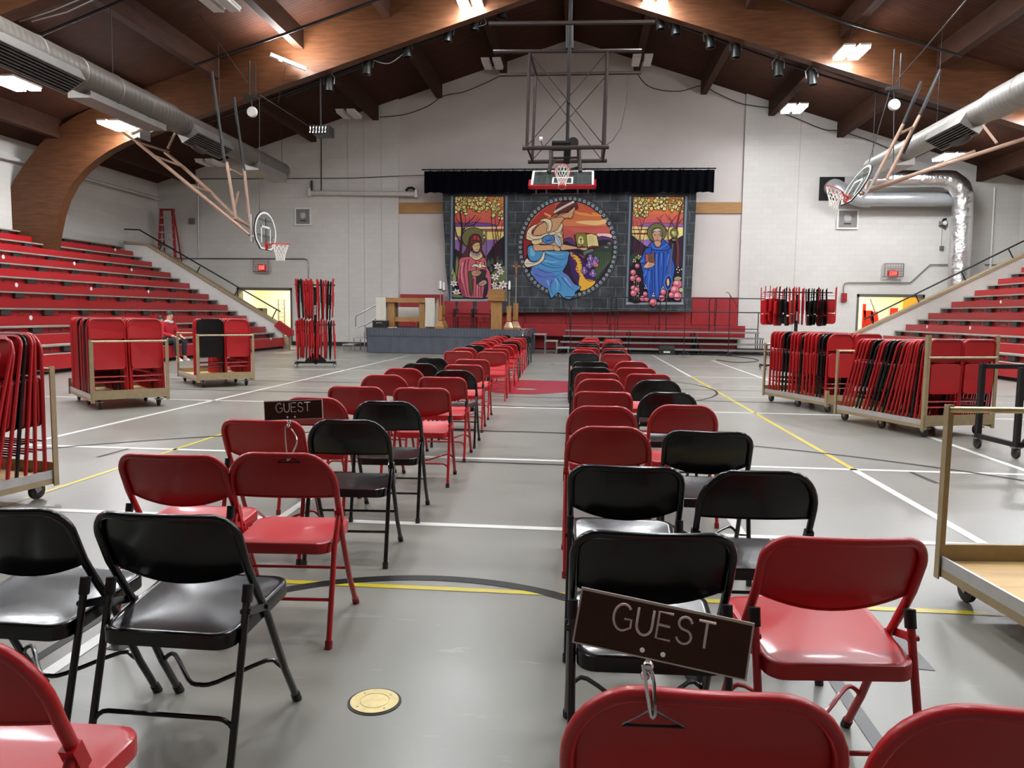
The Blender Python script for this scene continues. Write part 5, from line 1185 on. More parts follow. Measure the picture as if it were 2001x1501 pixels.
# torso, arms, head
A.poly([(340, 560), (400, 470), (480, 420), (570, 375), (640, 360), (700, 350), (740, 372), (700, 420), (690, 470), (720, 560), (712, 740), (600, 720), (440, 700), (340, 720)], skin, 3, K, 8)
A.poly([(345, 690), (440, 712), (580, 712), (680, 760), (680, 786), (600, 778), (440, 786), (350, 780)], (214, 164, 120), 3, K, 8)
A.poly([(690, 706), (780, 712), (900, 735), (1020, 735), (1035, 760), (970, 776), (900, 764), (760, 776), (696, 776)], (214, 164, 120), 3, K, 7)
A.poly([(940, 750), (1000, 728), (1046, 730), (1040, 756), (1000, 780), (940, 770)], (220, 172, 130), 3, K, 5)
A.poly([(600, 720), (660, 740), (690, 770), (660, 788), (610, 776)], (220, 172, 130), 3, K, 5)
cream = (230, 212, 172)
A.poly([(250, 610), (270, 520), (340, 460), (400, 450), (330, 520), (330, 580), (420, 590), (520, 560), (540, 590), (440, 640), (330, 660), (260, 640)], cream, 3, K, 8).poly([(420, 410), (480, 372), (560, 390), (580, 450), (560, 530), (510, 540), (520, 470), (490, 420)], cream, 3, K, 8)
A.poly([(320, 655), (430, 640), (480, 600), (450, 680), (350, 710)], (220, 200, 160), 3, K, 7).poly([(540, 560), (640, 520), (700, 430), (720, 470), (690, 560), (715, 590), (700, 620), (620, 580), (560, 590)], (222, 204, 166), 3, K, 7)
for pts in ([(280, 560), (340, 600), (460, 590)], [(270, 600), (350, 640), (450, 620)], [(450, 400), (530, 440), (530, 530)], [(600, 540), (650, 560), (690, 540)]): A.line(pts, 6, (110, 84, 70), 4)
A.poly([(450, 650), (500, 590), (590, 590), (606, 650), (580, 690), (520, 700)], (84, 130, 184), 3, K, 7).line([(490, 640), (540, 660), (590, 640)], 8, (40, 60, 110), 4).line([(500, 670), (540, 650), (580, 612)], 7, (40, 60, 110), 4)
A.poly([(612, 590), (640, 580), (690, 660), (700, 730), (660, 720), (620, 680)], (176, 196, 214), 3, K, 6).line([(630, 600), (690, 720)], 6, (90, 110, 140))
hair = (96, 46, 50)
A.poly([(740, 372), (700, 350), (640, 362), (700, 300), (780, 300), (850, 230), (872, 226), (874, 268), (850, 300), (846, 340), (820, 376), (780, 366)], skin, 2, K, 7)
A.poly([(566, 360), (600, 320), (700, 312), (790, 280), (860, 220), (880, 256), (908, 250), (902, 190), (860, 160), (780, 152), (700, 170), (640, 220), (620, 290)], hair, 3, K, 8)
for pts in ([(580, 350), (700, 330), (800, 280), (880, 210)], [(640, 250), (720, 190), (830, 165)], [(620, 300), (720, 290), (840, 220)]): A.line(pts, 6, (50, 22, 28), 4)
for i in range(16):
    f = i / 15; x, y = 618 + 228 * f, 292 - 126 * f ** .9; A.ell(x, y, 19, 17, (226, 218, 196), (70, 60, 50), 4, 9)
A.line([(846, 252), (860, 262)], 5, K).line([(826, 352), (842, 350)], 5, (150, 60, 56))
# book
A.poly([(862, 586), (1010, 560), (1150, 580), (1190, 740), (1040, 756), (1020, 742), (900, 750)], (120, 52, 56), 0, K, 7)
A.poly([(880, 580), (960, 562), (1015, 580), (1028, 738), (960, 722), (906, 740)], (128, 128, 62), 3, K, 5).poly([(1018, 578), (1080, 568), (1150, 588), (1174, 724), (1090, 722), (1034, 738)], (222, 206, 140), 0, K, 5)
A.poly([(915, 690), (920, 620), (950, 600), (972, 620), (980, 690)], (228, 212, 150), 3).line([(948, 690), (948, 615)], 12, (90, 70, 40)).line([(930, 640), (966, 640)], 12, (90, 70, 40))
for i in range(5): A.line([(1050, 606 + i * 24), (1110 + 4 * i, 602 + i * 24)], 4, (150, 130, 80))
A.b.build('round_picture', M['paint'], ban, smooth=False, fix=False)
# ------------------------------------------------------------------ right picture
A = Art(1190, 370, .16653)
frame_panel(A, 285, 92, 875, 1308, (0, -42), (0, -48))
def q4(y0, y1, c):
    f = lambda y: (y - 92) / 1216; A.poly([(285 - 42 * f(y0), y0), (875 - 26 * f(y0), y0), (875 - 26 * f(y1), y1), (285 - 42 * f(y1), y1)], c)
for y0, y1, c in ((92, 200, (214, 130, 60)), (198, 290, (216, 120, 72)), (288, 350, (212, 106, 88)), (348, 450, (208, 98, 96)), (436, 600, (242, 220, 140)), (590, 760, (156, 116, 178)), (700, 1306, (36, 30, 44))): q4(y0, y1, c)
A.poly([(350, 430), (420, 400), (560, 388), (700, 400), (866, 400), (866, 444), (350, 440)], (146, 100, 164), 0, K, 4)
for x0, y0, x1, y1 in ((275, 466, 470, 478), (270, 512, 470, 530)): A.rect(x0, y0, x1, y1, (110, 50, 54))
A.poly([(272, 540), (330, 590), (420, 660), (480, 690), (480, 900), (262, 900)], (52, 38, 62), 0, K, 6).poly([(700, 600), (760, 560), (800, 580), (866, 540), (862, 900), (700, 900)], (52, 38, 62), 0, K, 6)
A.poly([(260, 780), (320, 750), (400, 780), (400, 900), (258, 900)], (54, 70, 58), 3)
leafy(A, 288, 872, 96, 330, 180, lambda u, v: v < .55 + .3 * abs(u - .5) or (u < .28 and v < .95))
for pts, wd in (([(800, 900), (808, 700), (790, 560), (800, 420), (830, 280), (868, 150)], 34), ([(700, 620), (690, 500), (740, 380), (800, 300)], 16), ([(690, 500), (620, 400), (560, 330)], 14), ([(795, 480), (740, 400), (700, 300)], 14), ([(800, 420), (850, 360), (872, 330)], 12), ([(620, 400), (600, 340), (640, 290)], 9), ([(740, 380), (680, 320), (660, 270)], 8)): A.line(pts, wd, (104, 52, 40), 4, .4)
for pts, wd in (([(330, 800), (340, 640), (370, 520), (400, 400), (430, 320)], 11), ([(350, 780), (372, 620), (350, 480), (310, 360)], 10), ([(300, 780), (310, 600), (290, 460), (286, 360)], 9), ([(380, 760), (400, 600), (430, 480)], 9), ([(372, 520), (380, 420), (350, 330)], 8), ([(280, 700), (330, 560), (390, 440)], 7)): A.line(pts, wd, (92, 48, 44), 4, .5)
A.ell(560, 510, 112, 110, (108, 108, 66), K, 7)
# staff and scroll head
A.ell(765, 515, 46, 58, (112, 112, 64), K, 7).ell(765, 520, 28, 36, (164, 160, 96), K, 5).ell(750, 510, 14, 18, (200, 196, 150)).poly([(730, 580), (790, 580), (775, 610), (745, 610)], (120, 112, 80), 0, K, 5)
# monk
A.poly([(504, 500), (520, 470), (570, 455), (612, 478), (626, 530), (616, 590), (590, 630), (545, 625), (512, 560)], (200, 152, 124), 3, K, 7)
A.poly([(508, 520), (512, 480), (560, 458), (612, 470), (626, 520), (612, 560), (600, 500), (560, 490), (524, 500)], (120, 116, 110), 3, K, 6).poly([(520, 486), (570, 462), (606, 480), (560, 492)], (206, 196, 178), 3)
A.line([(524, 536), (552, 532)], 6, (60, 40, 34)).line([(580, 532), (604, 534)], 6, (60, 40, 34)).line([(566, 536), (572, 570), (556, 574)], 5, (130, 84, 64)).line([(548, 594), (566, 590), (584, 596)], 6, (120, 54, 46)).line([(530, 548), (548, 546)], 4, K).line([(582, 548), (600, 546)], 4, K)
A.poly([(534, 610), (600, 610), (612, 660), (560, 690), (522, 650)], (200, 152, 124), 3, K, 6)
rb, rd, rl = (44, 84, 168), (24, 46, 104), (84, 126, 204)
A.poly([(440, 690), (520, 690), (620, 700), (730, 690), (740, 800), (770, 900), (760, 1010), (720, 1140), (690, 1150), (640, 1280), (470, 1290), (450, 1200), (400, 1110), (360, 1000), (350, 880), (400, 800)], rb, 3, K, 9)
A.poly([(452, 680), (500, 622), (520, 612), (540, 660), (580, 682), (612, 640), (622, 580), (660, 610), (722, 680), (660, 720), (560, 716), (480, 710)], rb, 3, K, 8)
A.line([(500, 640), (530, 690), (580, 700), (630, 680), (690, 640)], 9, rl, 4)
for pts in ([(540, 740), (530, 900), (540, 1270)], [(590, 740), (580, 900), (590, 1270)], [(640, 740), (640, 900), (610, 1270)], [(480, 740), (460, 900), (490, 1260)], [(690, 720), (690, 860), (660, 1000)], [(440, 940), (420, 1100)], [(500, 940), (510, 1260)]): A.line(pts, 14, rd, 4, .5)
for pts in ([(560, 760), (556, 900), (566, 1240)], [(614, 750), (612, 900)], [(470, 960), (466, 1180)], [(700, 760), (680, 900)]): A.line(pts, 13, rl, 4, .4)
A.poly([(400, 760), (440, 690), (500, 700), (470, 800), (440, 860), (360, 860)], rb, 3, K, 7)
A.line([(358, 850), (356, 930), (380, 1000), (420, 1010), (436, 950)], 14, rl, 4).line([(356, 860), (410, 830)], 14, rl)
A.poly([(424, 748), (448, 766), (530, 756), (540, 868), (470, 862), (430, 850)], (176, 88, 82), 0, K, 7).poly([(462, 776), (528, 768), (532, 850), (466, 858)], (120, 84, 62), 0, K, 5).line([(480, 850), (482, 790), (500, 784), (502, 846)], 6, (60, 44, 36))
A.poly([(402, 910), (436, 870), (460, 840), (474, 860), (530, 868), (526, 896), (480, 920), (430, 926)], (208, 160, 128), 3, K, 6).line([(460, 884), (520, 880)], 4, K).line([(458, 900), (512, 896)], 4, K)
A.line([(748, 640), (730, 800), (700, 1080), (676, 1270)], 13, (118, 112, 96), 3).line([(748, 640), (730, 800), (700, 1080), (676, 1270)], 4, (60, 54, 50), 3)
A.poly([(650, 1080), (680, 1020), (720, 1020), (740, 1080), (720, 1150), (690, 1180), (660, 1140)], rd, 3, (96, 130, 190), 9).poly([(676, 1060), (700, 1050), (708, 1110), (690, 1140), (676, 1110)], (216, 170, 136), 3, K, 5)
# pink blossoms
def blossom(x, y, r):
    A.ell(x, y, r, r, (206, 108, 124), (70, 26, 44), 6, 16); A.ell(x - r * .2, y - r * .25, r * .45, r * .4, (232, 160, 166), n=10); A.line([(x - r * .5, y + r * .3), (x, y + r * .5), (x + r * .5, y + r * .2)], 5, (150, 60, 80), 3)
A.poly([(256, 980), (330, 800), (400, 980), (390, 1300), (250, 1300)], (28, 24, 34), 3)
for x, y in ((320, 800), (345, 790), (300, 830), (350, 810)): A.ell(x, y, 20, 16, (130, 142, 92), K, 4, 10)
for x, y in ((290, 824), (284, 850), (345, 780), (370, 790), (310, 850), (430, 1135), (420, 1160), (440, 1160), (520, 1225), (512, 1250), (528, 1250), (632, 1150), (620, 1170), (644, 1172), (810, 915), (794, 940), (824, 950), (850, 940), (806, 975), (296, 1090), (340, 1136), (350, 1220), (340, 1250)): A.ell(x, y, 9, 9, (236, 228, 200), K, 3, 8)
for x in (294, 320, 346): A.line([(x, 1300), (x, 1060)], 5, (120, 110, 80))
for x, y, r in ((330, 900, 28), (282, 975, 34), (320, 1020, 16), (278, 1045, 34), (346, 1060, 32), (284, 1158, 32), (324, 1180, 34), (286, 1218, 38), (424, 1228, 28), (392, 1280, 34), (440, 1288, 30), (634, 1205, 34), (618, 1276, 38), (800, 1110, 54), (770, 1180, 52), (800, 1255, 52), (730, 1240, 34), (516, 1325, 44)): blossom(x, y, r)
A.poly([(760, 1050), (800, 1020), (850, 1040), (830, 1066), (780, 1070)], (150, 150, 100), 3, K, 5).ell(845, 1182, 28, 28, (176, 186, 126), K, 5, 14)
A.poly([(490, 1350), (516, 1376), (540, 1350)], (190, 96, 112), 0, (70, 26, 44), 5)
A.b.build('right_picture', M['paint'], ban, smooth=False, fix=False)
# ------------------------------------------------------------------ valance
YV = 30.6; xa, xb = P(829, 350, YV).x, P(1396, 350, YV).x; z1, z0 = P(1110, 333, YV).z, P(1110, 377, YV).z
val = thing('valance', 'long navy black velvet valance above the banner', 'curtain', ((xa + xb) / 2, YV, z0)); rows = []
for j in range(6):
    f = j / 5; r = []
    for i in range(361):
        u = i / 360; x = xa + (xb - xa) * u; r.append(V(x - val.location.x, .07 * (1 - .6 * f) * math.sin(u * 210) + .02 * math.sin(u * 61), (z1 - z0) * f + (.025 * math.sin(u * 47) * (1 - f))))
    rows.append(r)
MB().grid(rows).build('velvet', M['velvet'], val)
rod = MB().cyl((xa - .1 - val.location.x, 0, z1 - z0 + .05), (xb + .05 - val.location.x, 0, z1 - z0 + .05), .028, 8)
rod.build('rod', M['dark'], val)
for i in range(24):
    x = xa + (xb - xa) * (i + .5) / 24 - val.location.x
    MB().tube([V(x, -.03, z1 - z0 - .02), V(x, .0, z1 - z0 + .09), V(x, .04, z1 - z0 - .01)], .012, 5).build('tie', M['velvet'], val)
for px in (900, 1110, 1330):
    x = P(px, 333, YV).x - val.location.x; MB().bar((x, 0, z1 - z0 + .05), (x, YB + .2 - YV, z1 - z0 + .05), .04).build('wall_bracket', M['dark'], val, smooth=False)
# ================================================================== BASKETBALL HOOPS
def net_mesh(c, ux, uy, down, r0=.215, r1=.11, ln_=.42, n=12, lev=5, thick=.006):
    b = MB(); c, ux, uy, down = V(*c), V(*ux), V(*uy), V(*down)
    def pt(j, i):
        f = j / lev; r = r0 + (r1 - r0) * min(1, f * 1.35); a = 2 * PI * (i + (.5 if j % 2 else 0)) / n
        return c + down * (ln_ * f) + (ux * math.cos(a) + uy * math.sin(a)) * r
    for j in range(lev):
        for i in range(n):
            b.tube([pt(j, i), pt(j + 1, i)], thick, 4); b.tube([pt(j, i), pt(j + 1, i - 1 if j % 2 == 0 else i + 1)], thick, 4)
    return b
def rim_parts(t, y0, z0, down):
    rc = (0, y0 - .15 - .23, z0)
    b = MB().tube([V(rc[0] + .232 * math.cos(a), rc[1] + .232 * math.sin(a), z0) for a in [2 * PI * i / 28 for i in range(28)]], .011, 8, closed=True)
    b.bb((-.07, y0 - .16, z0 - .012), (.07, y0, z0 + .008)); b.bb((-.07, y0 - .02, z0 - .14), (.07, y0, z0 + .05))
    for s in (-1, 1): b.cyl((s * .05, y0, z0 - .12), (s * .17, rc[1] + .12, z0), .009, 6)
    b.build('rim', M['hoop'], t)
    net_mesh(rc, (1, 0, 0), (0, 1, 0), down).build('net', M['net'], t)
def fan_outline(n=20):
    # fan shaped board, 1.37 wide, .97 high, origin at bottom centre
    pts = [(-.34, 0), (.34, 0), (.62, .22), (.685, .40)]
    pts += [(.685 * math.cos(a), .42 + .55 * math.sin(a)) for a in [PI * i / n for i in range(1, n)]]
    return pts + [(-.685, .40), (-.62, .22)]
def fan_hoop(name, label, loc, rz, tilt):
    t = thing(name, label, 'basketball hoop', loc); t.rotation_euler = (tilt, 0, rz)
    Rm = (Matrix.Rotation(rz, 3, 'Z') @ Matrix.Rotation(tilt, 3, 'X')).inverted(); down = Rm @ V(0, 0, -1)
    o = fan_outline()
    MB().prism([(x, 0, z) for x, z in o], (0, .012, 0)).build('backboard', M['glass'], t, smooth=False)
    def band(s0, s1, y, th): 
        b = MB(); n = len(o); cz = .45
        a = [V(x * s0, y, cz + (z - cz) * s0) for x, z in o]; c = [V(x * s1, y, cz + (z - cz) * s1) for x, z in o]
        for i in range(n): 
            j = (i + 1) % n; b.prism([a[i], a[j], c[j], c[i]], (0, th, 0))
        return b
    band(1.0, .90, -.006, .006).build('white_border', M['white'], t, smooth=False)
    band(1.03, 1.0, -.008, .03).build('edge_frame', M['dark'], t, smooth=False)
    b = MB()
    for x0, x1, z0, z1 in ((-.305, -.255, .16, .60), (.255, .305, .16, .60), (-.305, .305, .55, .60)): b.bb((x0, -.006, z0), (x1, 0, z1))
    b.build('target_square', M['white'], t, smooth=False)
    b = MB().bar((0, .03, .1), (0, .03, .8), .06).bar((-.5, .04, .35), (.5, .04, .35), .05).bar((-.4, .04, .75), (.4, .04, .75), .05)
    for s in (-1, 1): b.bar((s * .45, .04, .3), (s * .45, .18, .3), .06); b.bar((s * .45, .18, .15), (s * .45, .18, .85), .05)
    b.build('back_frame', M['steel'], t, smooth=False)
    rim_parts(t, 0, .14, down); return t
def pipe(t, name, pts, r, m): return MB().tube([V(*p) - V(*t['o']) if False else Vector(p) for p in pts], r, 8).build(name, m, t)
bl = P(520, 488, 19.5)
hl = fan_hoop('basketball_hoop', 'glass fan-shaped hoop hanging on pipe struts at the left, above the exit sign', (bl.x, 19.5, bl.z), R(90), 0)
Minv = lambda t: (Matrix.Translation(t.location) @ t.rotation_euler.to_matrix().to_4x4()).inverted()
def struts(t, name, segs, r, m):
    I = Minv(t)
    for s in segs: MB().tube([I @ P(*p) for p in s], r, 8).build(name, m, t)
struts(hl, 'strut', [[(268, 278, 19.1), (370, 362, 19.1), (458, 434, 19.1), (488, 459, 19.1)], [(322, 297, 20.1), (362, 330, 20.1), (412, 376, 20.1), (456, 420, 20.0), (493, 447, 19.9)]], .045, M['pinksteel'])
struts(hl, 'strut', [[(443, 316, 19.1), (461, 428, 19.1)], [(477, 330, 20.0), (489, 440, 20.0)]], .04, M['pinksteel'])
struts(hl, 'hanger_pipe', [[(414, 140, 19.1), (420, 184, 19.1), (438, 310, 19.1), (444, 318, 19.1)], [(457, 190, 20.0), (476, 326, 20.0), (478, 334, 20.0)]], .04, M['dark'])
struts(hl, 'cross_pipe', [[(240, 259, 19.0), (268, 278, 19.1), (330, 297, 20.2)], [(303, 305, 19.3), (352, 324, 20.1)], [(372, 362, 19.1), (412, 376, 20.1)], [(450, 331, 19.1), (474, 343, 20.0)], [(455, 427, 19.1), (489, 443, 20.0)], [(459, 405, 19.1), (466, 376, 20.0)]], .03, M['pinksteel'])
struts(hl, 'mount_pipe', [[(258, 262, 19.3), (290, 247, 19.8)], [(328, 290, 20.2), (343, 258, 20.4)]], .035, M['pinksteel'])
q = P(282, 262, 20.0); I = Minv(hl)
MB().box(I @ q, (.5, .05, .3)).build('mount_plate', M['steel'], hl, smooth=False)
struts(hl, 'hoist_cable', [[(507, 190, 19.6), (507, 421, 19.5)]], .008, M['cable'])
br = P(1653, 397, 19.0)
hr_ = fan_hoop('basketball_hoop', 'glass fan-shaped hoop tilted up on tan struts at the right, before the silver ducts', (br.x, 19.0, br.z), R(-90), R(-27))
struts(hr_, 'strut', [[(1690, 374, 19.0), (1760, 350, 18.6), (1990, 275, 18.2), (2030, 262, 18.2)], [(1680, 380, 19.6), (1760, 352, 19.6), (1905, 296, 19.6)]], .045, M['pinksteel'])
struts(hr_, 'strut', [[(1705, 360, 18.7), (1765, 243, 18.7)], [(1733, 350, 19.5), (1797, 226, 19.5)]], .04, M['pinksteel'])
struts(hr_, 'hanger_pipe', [[(1765, 243, 18.7), (1787, 191, 18.7), (1800, 160, 18.7)], [(1765, 300, 19.6), (1797, 226, 19.5), (1837, 137, 19.5)]], .04, M['dark'])
struts(hr_, 'cross_pipe', [[(1757, 262, 18.7), (1783, 249, 19.5)], [(1948, 280, 18.4), (1921, 245, 18.8)], [(1688, 378, 19.0), (1696, 350, 19.4)]], .03, M['pinksteel'])
struts(hr_, 'hoist_cable', [[(1698, 318, 19.2), (1738, 180, 19.2)]], .008, M['cable'])
for nm, px, py, Y, lab in (('safety_reel', 493, 219, 19.8, 'round white strap reel hanging from the arch above the left hoop'), ('safety_reel', 1747.5, 205, 19.8, 'round white strap reel hanging from the arch above the right hoop')):
    q = P(px, py, Y); t = thing(nm, lab, 'reel', q)
    MB().lathe([(.01, -.06), (.12, -.06), (.135, -.03), (.135, .03), (.12, .06), (.01, .06)], 20, Matrix.Rotation(PI / 2, 3, 'X')).build('drum', M['offwhite'], t)
    MB().lathe([(.005, -.075), (.04, -.075), (.04, -.06)], 12, Matrix.Rotation(PI / 2, 3, 'X')).build('hub', M['steel'], t)
    MB().tube([V(0, 0, .13), V(-.02, 0, .24), V(-.03, 0, .34)], .02, 6).box((-.04, 0, .38), (.34, .12, .07)).build('hanger', M['dark'], t)
    MB().cyl((-.06, 0, .38), (-.06, 0, 1.3), .02, 6).cyl((.1, 0, .38), (.1, 0, 1.2), .02, 6).build('hanger_rod', M['dark'], t)
def cable(name, pts, r, lab, m='cable'): 
    return tag(MB().tube([Vector(p) for p in pts], r, 5).build(name, M[m]), lab, 'cable')
cable('hoist_cable', [P(390, 30, 19.8), P(500, 184, 19.8)], .012, 'hoist cable rising left from the pulley above the left hoop')
cable('hoist_cable', [P(508, 186, 19.8), P(606, 248, 24)], .012, 'hoist cable running right from the left pulley to the wall')
cable('hoist_cable', [P(1749, 163, 19.2), P(1837, 60, 17.5), P(1895, -8, 16.5)], .014, 'long hoist cable rising from the right pulley to the top edge')
cable('strap', [P(1747, 216, 19.8), P(1745, 350, 19.6)], .014, 'dark strap hanging from the right reel to the struts')
# main hoop folded up in front of the valance
mb = P(1098.5, 364, 22.6); t = thing('basketball_hoop', 'main rectangular glass hoop with red padding, folded up before the valance', 'basketball hoop', mb)
al = R(-56); t.rotation_euler = (al, 0, 0); down = Matrix.Rotation(-al, 3, 'X') @ V(0, 0, -1); I = Minv(t)
MB().bb((-.915, 0, .0), (.915, .012, 1.07)).build('backboard', M['glass'], t, smooth=False)
b = MB()
for x0, x1, z0, z1 in ((-.915, -.85, 0, 1.07), (.85, .915, 0, 1.07), (-.915, .915, 1.01, 1.07), (-.915, .915, 0, .05)): b.bb((x0, -.006, z0), (x1, 0, z1))
b.build('white_border', M['white'], t, smooth=False); b = MB()
for x0, x1, z0, z1 in ((-.305, -.255, .16, .62), (.255, .305, .16, .62), (-.305, .305, .57, .62), (-.305, .305, .16, .21)): b.bb((x0, -.006, z0), (x1, 0, z1))
b.build('target_square', M['white'], t, smooth=False)
b = MB(); b.bb((-.98, -.04, -.07), (.98, .06, .02))
for s in (-1, 1): b.bb((s * .915, -.04, -.07), (s * .98, .06, .38))
b.build('edge_pad', M['pad'], t, smooth=False)
b = MB()
for x in (-.45, .45): b.bar((x, .06, -.05), (x, .06, 1.1), .06)
b.bar((-.85, .07, .35), (.85, .07, .35), .05).bar((-.85, .07, .85), (.85, .07, .85), .05).bar((-.85, .2, -.12), (.85, .2, -.12), .05)
for x in (-.75, -.45, .45, .75): b.bar((x, .06, -.02), (x, .2, -.12), .04)
b.build('back_frame', M['brownsteel'], t, smooth=False)
rim_parts(t, 0, .16, down)
def fr(name, segs, r, m=M['brownsteel']):
    for s in segs: MB().tube([I @ P(*p) for p in s], r, 8).build(name, m, t)
fr('ceiling_pipe', [[(955, 46.5, 20.3), (1280, 43, 20.3)], [(964, 101, 22.6), (1254, 99, 22.6)], [(975, 146.5, 24.6), (1253, 142, 24.6)]], .055)
fr('frame_pipe', [[(1035, 101, 22.6), (1029.5, 289, 22.6)], [(1187, 100, 22.6), (1181, 288, 22.6)], [(1047, 146, 24.6), (1040, 316, 24.6)], [(1184, 144, 24.6), (1177, 315, 24.6)]], .045)
fr('lower_beam', [[(1021, 289.5, 22.6), (1190, 287.5, 22.6)], [(1032, 316.5, 24.6), (1186, 314, 24.6)]], .065)
fr('side_link', [[(1031, 290, 22.6), (1041, 316, 24.6)], [(1182, 288, 22.6), (1178, 315, 24.6)], [(1036, 102, 22.6), (1048, 147, 24.6)], [(1186, 101, 22.6), (1184, 144, 24.6)]], .035)
fr('brace_cable', [[(1037, 106, 22.6), (1178, 282, 22.6)], [(1183, 106, 22.6), (1033, 282, 22.6)], [(1049, 152, 24.6), (1174, 310, 24.6)], [(1181, 152, 24.6), (1043, 310, 24.6)]], .014)
fr('drive_post', [[(1116, -10, 22.0), (1114, 60, 22.3), (1108.5, 285, 22.9)]], .05, M['dark'])
fr('drop_post', [[(1113, 45, 22.5), (1113, 95, 22.5)], [(1109, 288, 23.5), (1108, 318, 23.8)]], .11, M['dark'])
fr('board_arm', [[(1077, 292, 23.6), (1077, 312, 23.2), (1073, 338, 23.0)], [(1131, 292, 23.6), (1132, 312, 23.2), (1134, 336, 23.0)]], .06)
fr('board_arm', [[(1076, 309, 23.4), (1131, 308, 23.4)], [(1085, 313, 23.3), (1070, 336, 23.0)], [(1115, 331, 23.2), (1132, 326, 23.2)]], .035)
MB().box(I @ P(1097, 285, 22.8), (.55, .25, .14)).build('gear_box', M['dark'], t, smooth=False)
MB().cyl(I @ P(1120, 279, 22.9), I @ P(1120, 279, 23.5), .16, 14).build('motor', M['brownsteel'], t)
MB().box(I @ P(1057, 271, 23.0), (.09, .06, .12)).build('switch_box', M['white'], t, smooth=False)
fr('control_cable', [[(1057, 275, 23), (1060, 284, 23), (1066, 288, 23), (1080, 288, 22.8)], [(1228, 146, 24.6), (1224, 200, 24.6), (1213, 250, 24.4), (1197, 275, 24.0), (1184, 284, 23)]], .014, M['cable'])
# ================================================================== DUCTS
M['galv'] = galvmat('galvanised_duct', 1, (140, 136, 130)); M['galvshaded'] = galvmat('galvanised_duct_shaded', 1, (92, 86, 80)); M['galvx'] = galvmat('galvanised_duct_x', 0, (176, 178, 180), .5, .3); M['galvz'] = galvmat('galvanised_duct_z', 2, (184, 186, 188), .9, .3); M['foil'] = foilmat()  # left duct gets a darker copy, its weaker light put into the colour
M['ductplain'] = mat('duct_sheet', (128, 124, 120), .4, .6, 0, .1, 4)
def main_duct(px, py, stepY, label, regs, stubs, endY=26.0, gm='galv'):
    c = P(px, py, endY); t = thing('air_duct', label, 'duct', (c.x, 14, c.z)); r0, r1 = .29, .335
    MB().lathe([(.01, 0), (r0, 0), (r0, endY - stepY)], 32, Matrix(((1, 0, 0), (0, 0, -1), (0, 1, 0))), (0, endY - 14, 0)).build('duct_section', M[gm], t)
    pr = [(r0, 0), (r1, .35)]; y = .35
    while y < stepY + 8: pr += [(r1, y + 1.1), (r1 + .012, y + 1.11), (r1 + .012, y + 1.15), (r1, y + 1.16)]; y += 1.2
    MB().lathe(pr, 32, Matrix(((1, 0, 0), (0, 0, -1), (0, 1, 0))), (0, stepY - 14, 0)).build('duct_section', M[gm], t)
    for (ya, yb, r, s) in regs:          # louvred registers on the underside
        M3 = Matrix.Rotation(s * R(-30), 3, 'Y'); b = MB(); L_ = yb - ya; yc = (ya + yb) / 2 - 14
        for (cc, dd) in (((0, yc, -r - .06), (.62, L_, .03)),): pass
        for x in (-.25, .25): b.box(M3 @ V(x, 0, -r + .02) + V(0, yc, 0), (.025, L_, .26), M=M3)
        for yy_ in (-L_ / 2, L_ / 2): b.box(M3 @ V(0, 0, -r + .02) + V(0, yc + yy_, 0), (.52, .025, .26), M=M3)
        o = b.build('register', M['ductplain'], t, smooth=False); lv = MB()
        for k in range(7): lv.box(M3 @ V(-.21 + .07 * k, 0, -r - .085) + V(0, yc, 0), (.012, L_ - .03, .05), M=M3)
        lv.build('louvre', M['ductplain'], o, smooth=False)
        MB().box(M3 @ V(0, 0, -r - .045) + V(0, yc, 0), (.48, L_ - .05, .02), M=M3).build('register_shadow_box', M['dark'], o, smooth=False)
    for (ya, yb, x, w, h) in stubs: MB().bb((x - w / 2, ya - 14, -r0 - h), (x + w / 2, yb - 14, -r0 + .2)).build('branch_box', M['ductplain'], t, smooth=False)
    for y in (8, 12, 16.5, 21.5, 26): 
        z = roof(c.x) - c.z; MB().cyl((0, y - 14, r1 - .05), (0, y - 14, z), .008, 5).build('hanger_wire', M['dark'], t)
    return t
Xl = P(551, 335, 26).x; Xr = P(1704, 328, 26).x
main_duct(551, 335, XP(342, 210, Xl).y, 'long round galvanised duct under the left roof slope', ((8.6, XP(126, 145, Xl).y, .335, 1), (XP(358, 262, Xl).y, XP(430, 290, Xl).y, .29, 1)), ((XP(490, 325, Xl).y, 25.8, .0, .5, .12), (XP(180, 195, Xl).y - .3, XP(180, 195, Xl).y + 2.6, -.08, .5, .14)), gm='galvshaded')
main_duct(1704, 328, XP(1934, 190, Xr).y, 'round galvanised duct under the right roof slope', ((XP(1912, 245, Xr).y, XP(1840, 275, Xr).y, .29, -1), (9.0, 13.0, .335, -1)), ((XP(1770, 316, Xr).y, 25.7, 0, .5, .12),))
for pts, lab in (([(374, 272), (380, 284), (388, 291), (398, 295)], 'dull curved spout hanging under the left duct'), ([(1898, 256), (1890, 268), (1880, 275), (1864, 279)], 'dark curved spout hanging under the right duct')):
    tag(MB().tube(spline([P(x, y, XP(x, y, Xl if x < 900 else Xr).y) for x, y in pts], 4), .10, 10).build('duct_spout', M['bracket']), lab, 'duct spout')
t = thing('foil_duct', 'large foil-wrapped elbow duct high on the right, turning down behind the bleachers', 'duct', (0, 0, 0))
Yf = 30.3; p1, p2, p3 = P(1694, 350, Yf), P(1884, 350, Yf), P(1880, 600, Yf)
rr = .75; pts = [p1 + (p2 - p1) * (i / 6) * .85 for i in range(7)]; e0 = V(p2.x - rr, Yf, p1.z)
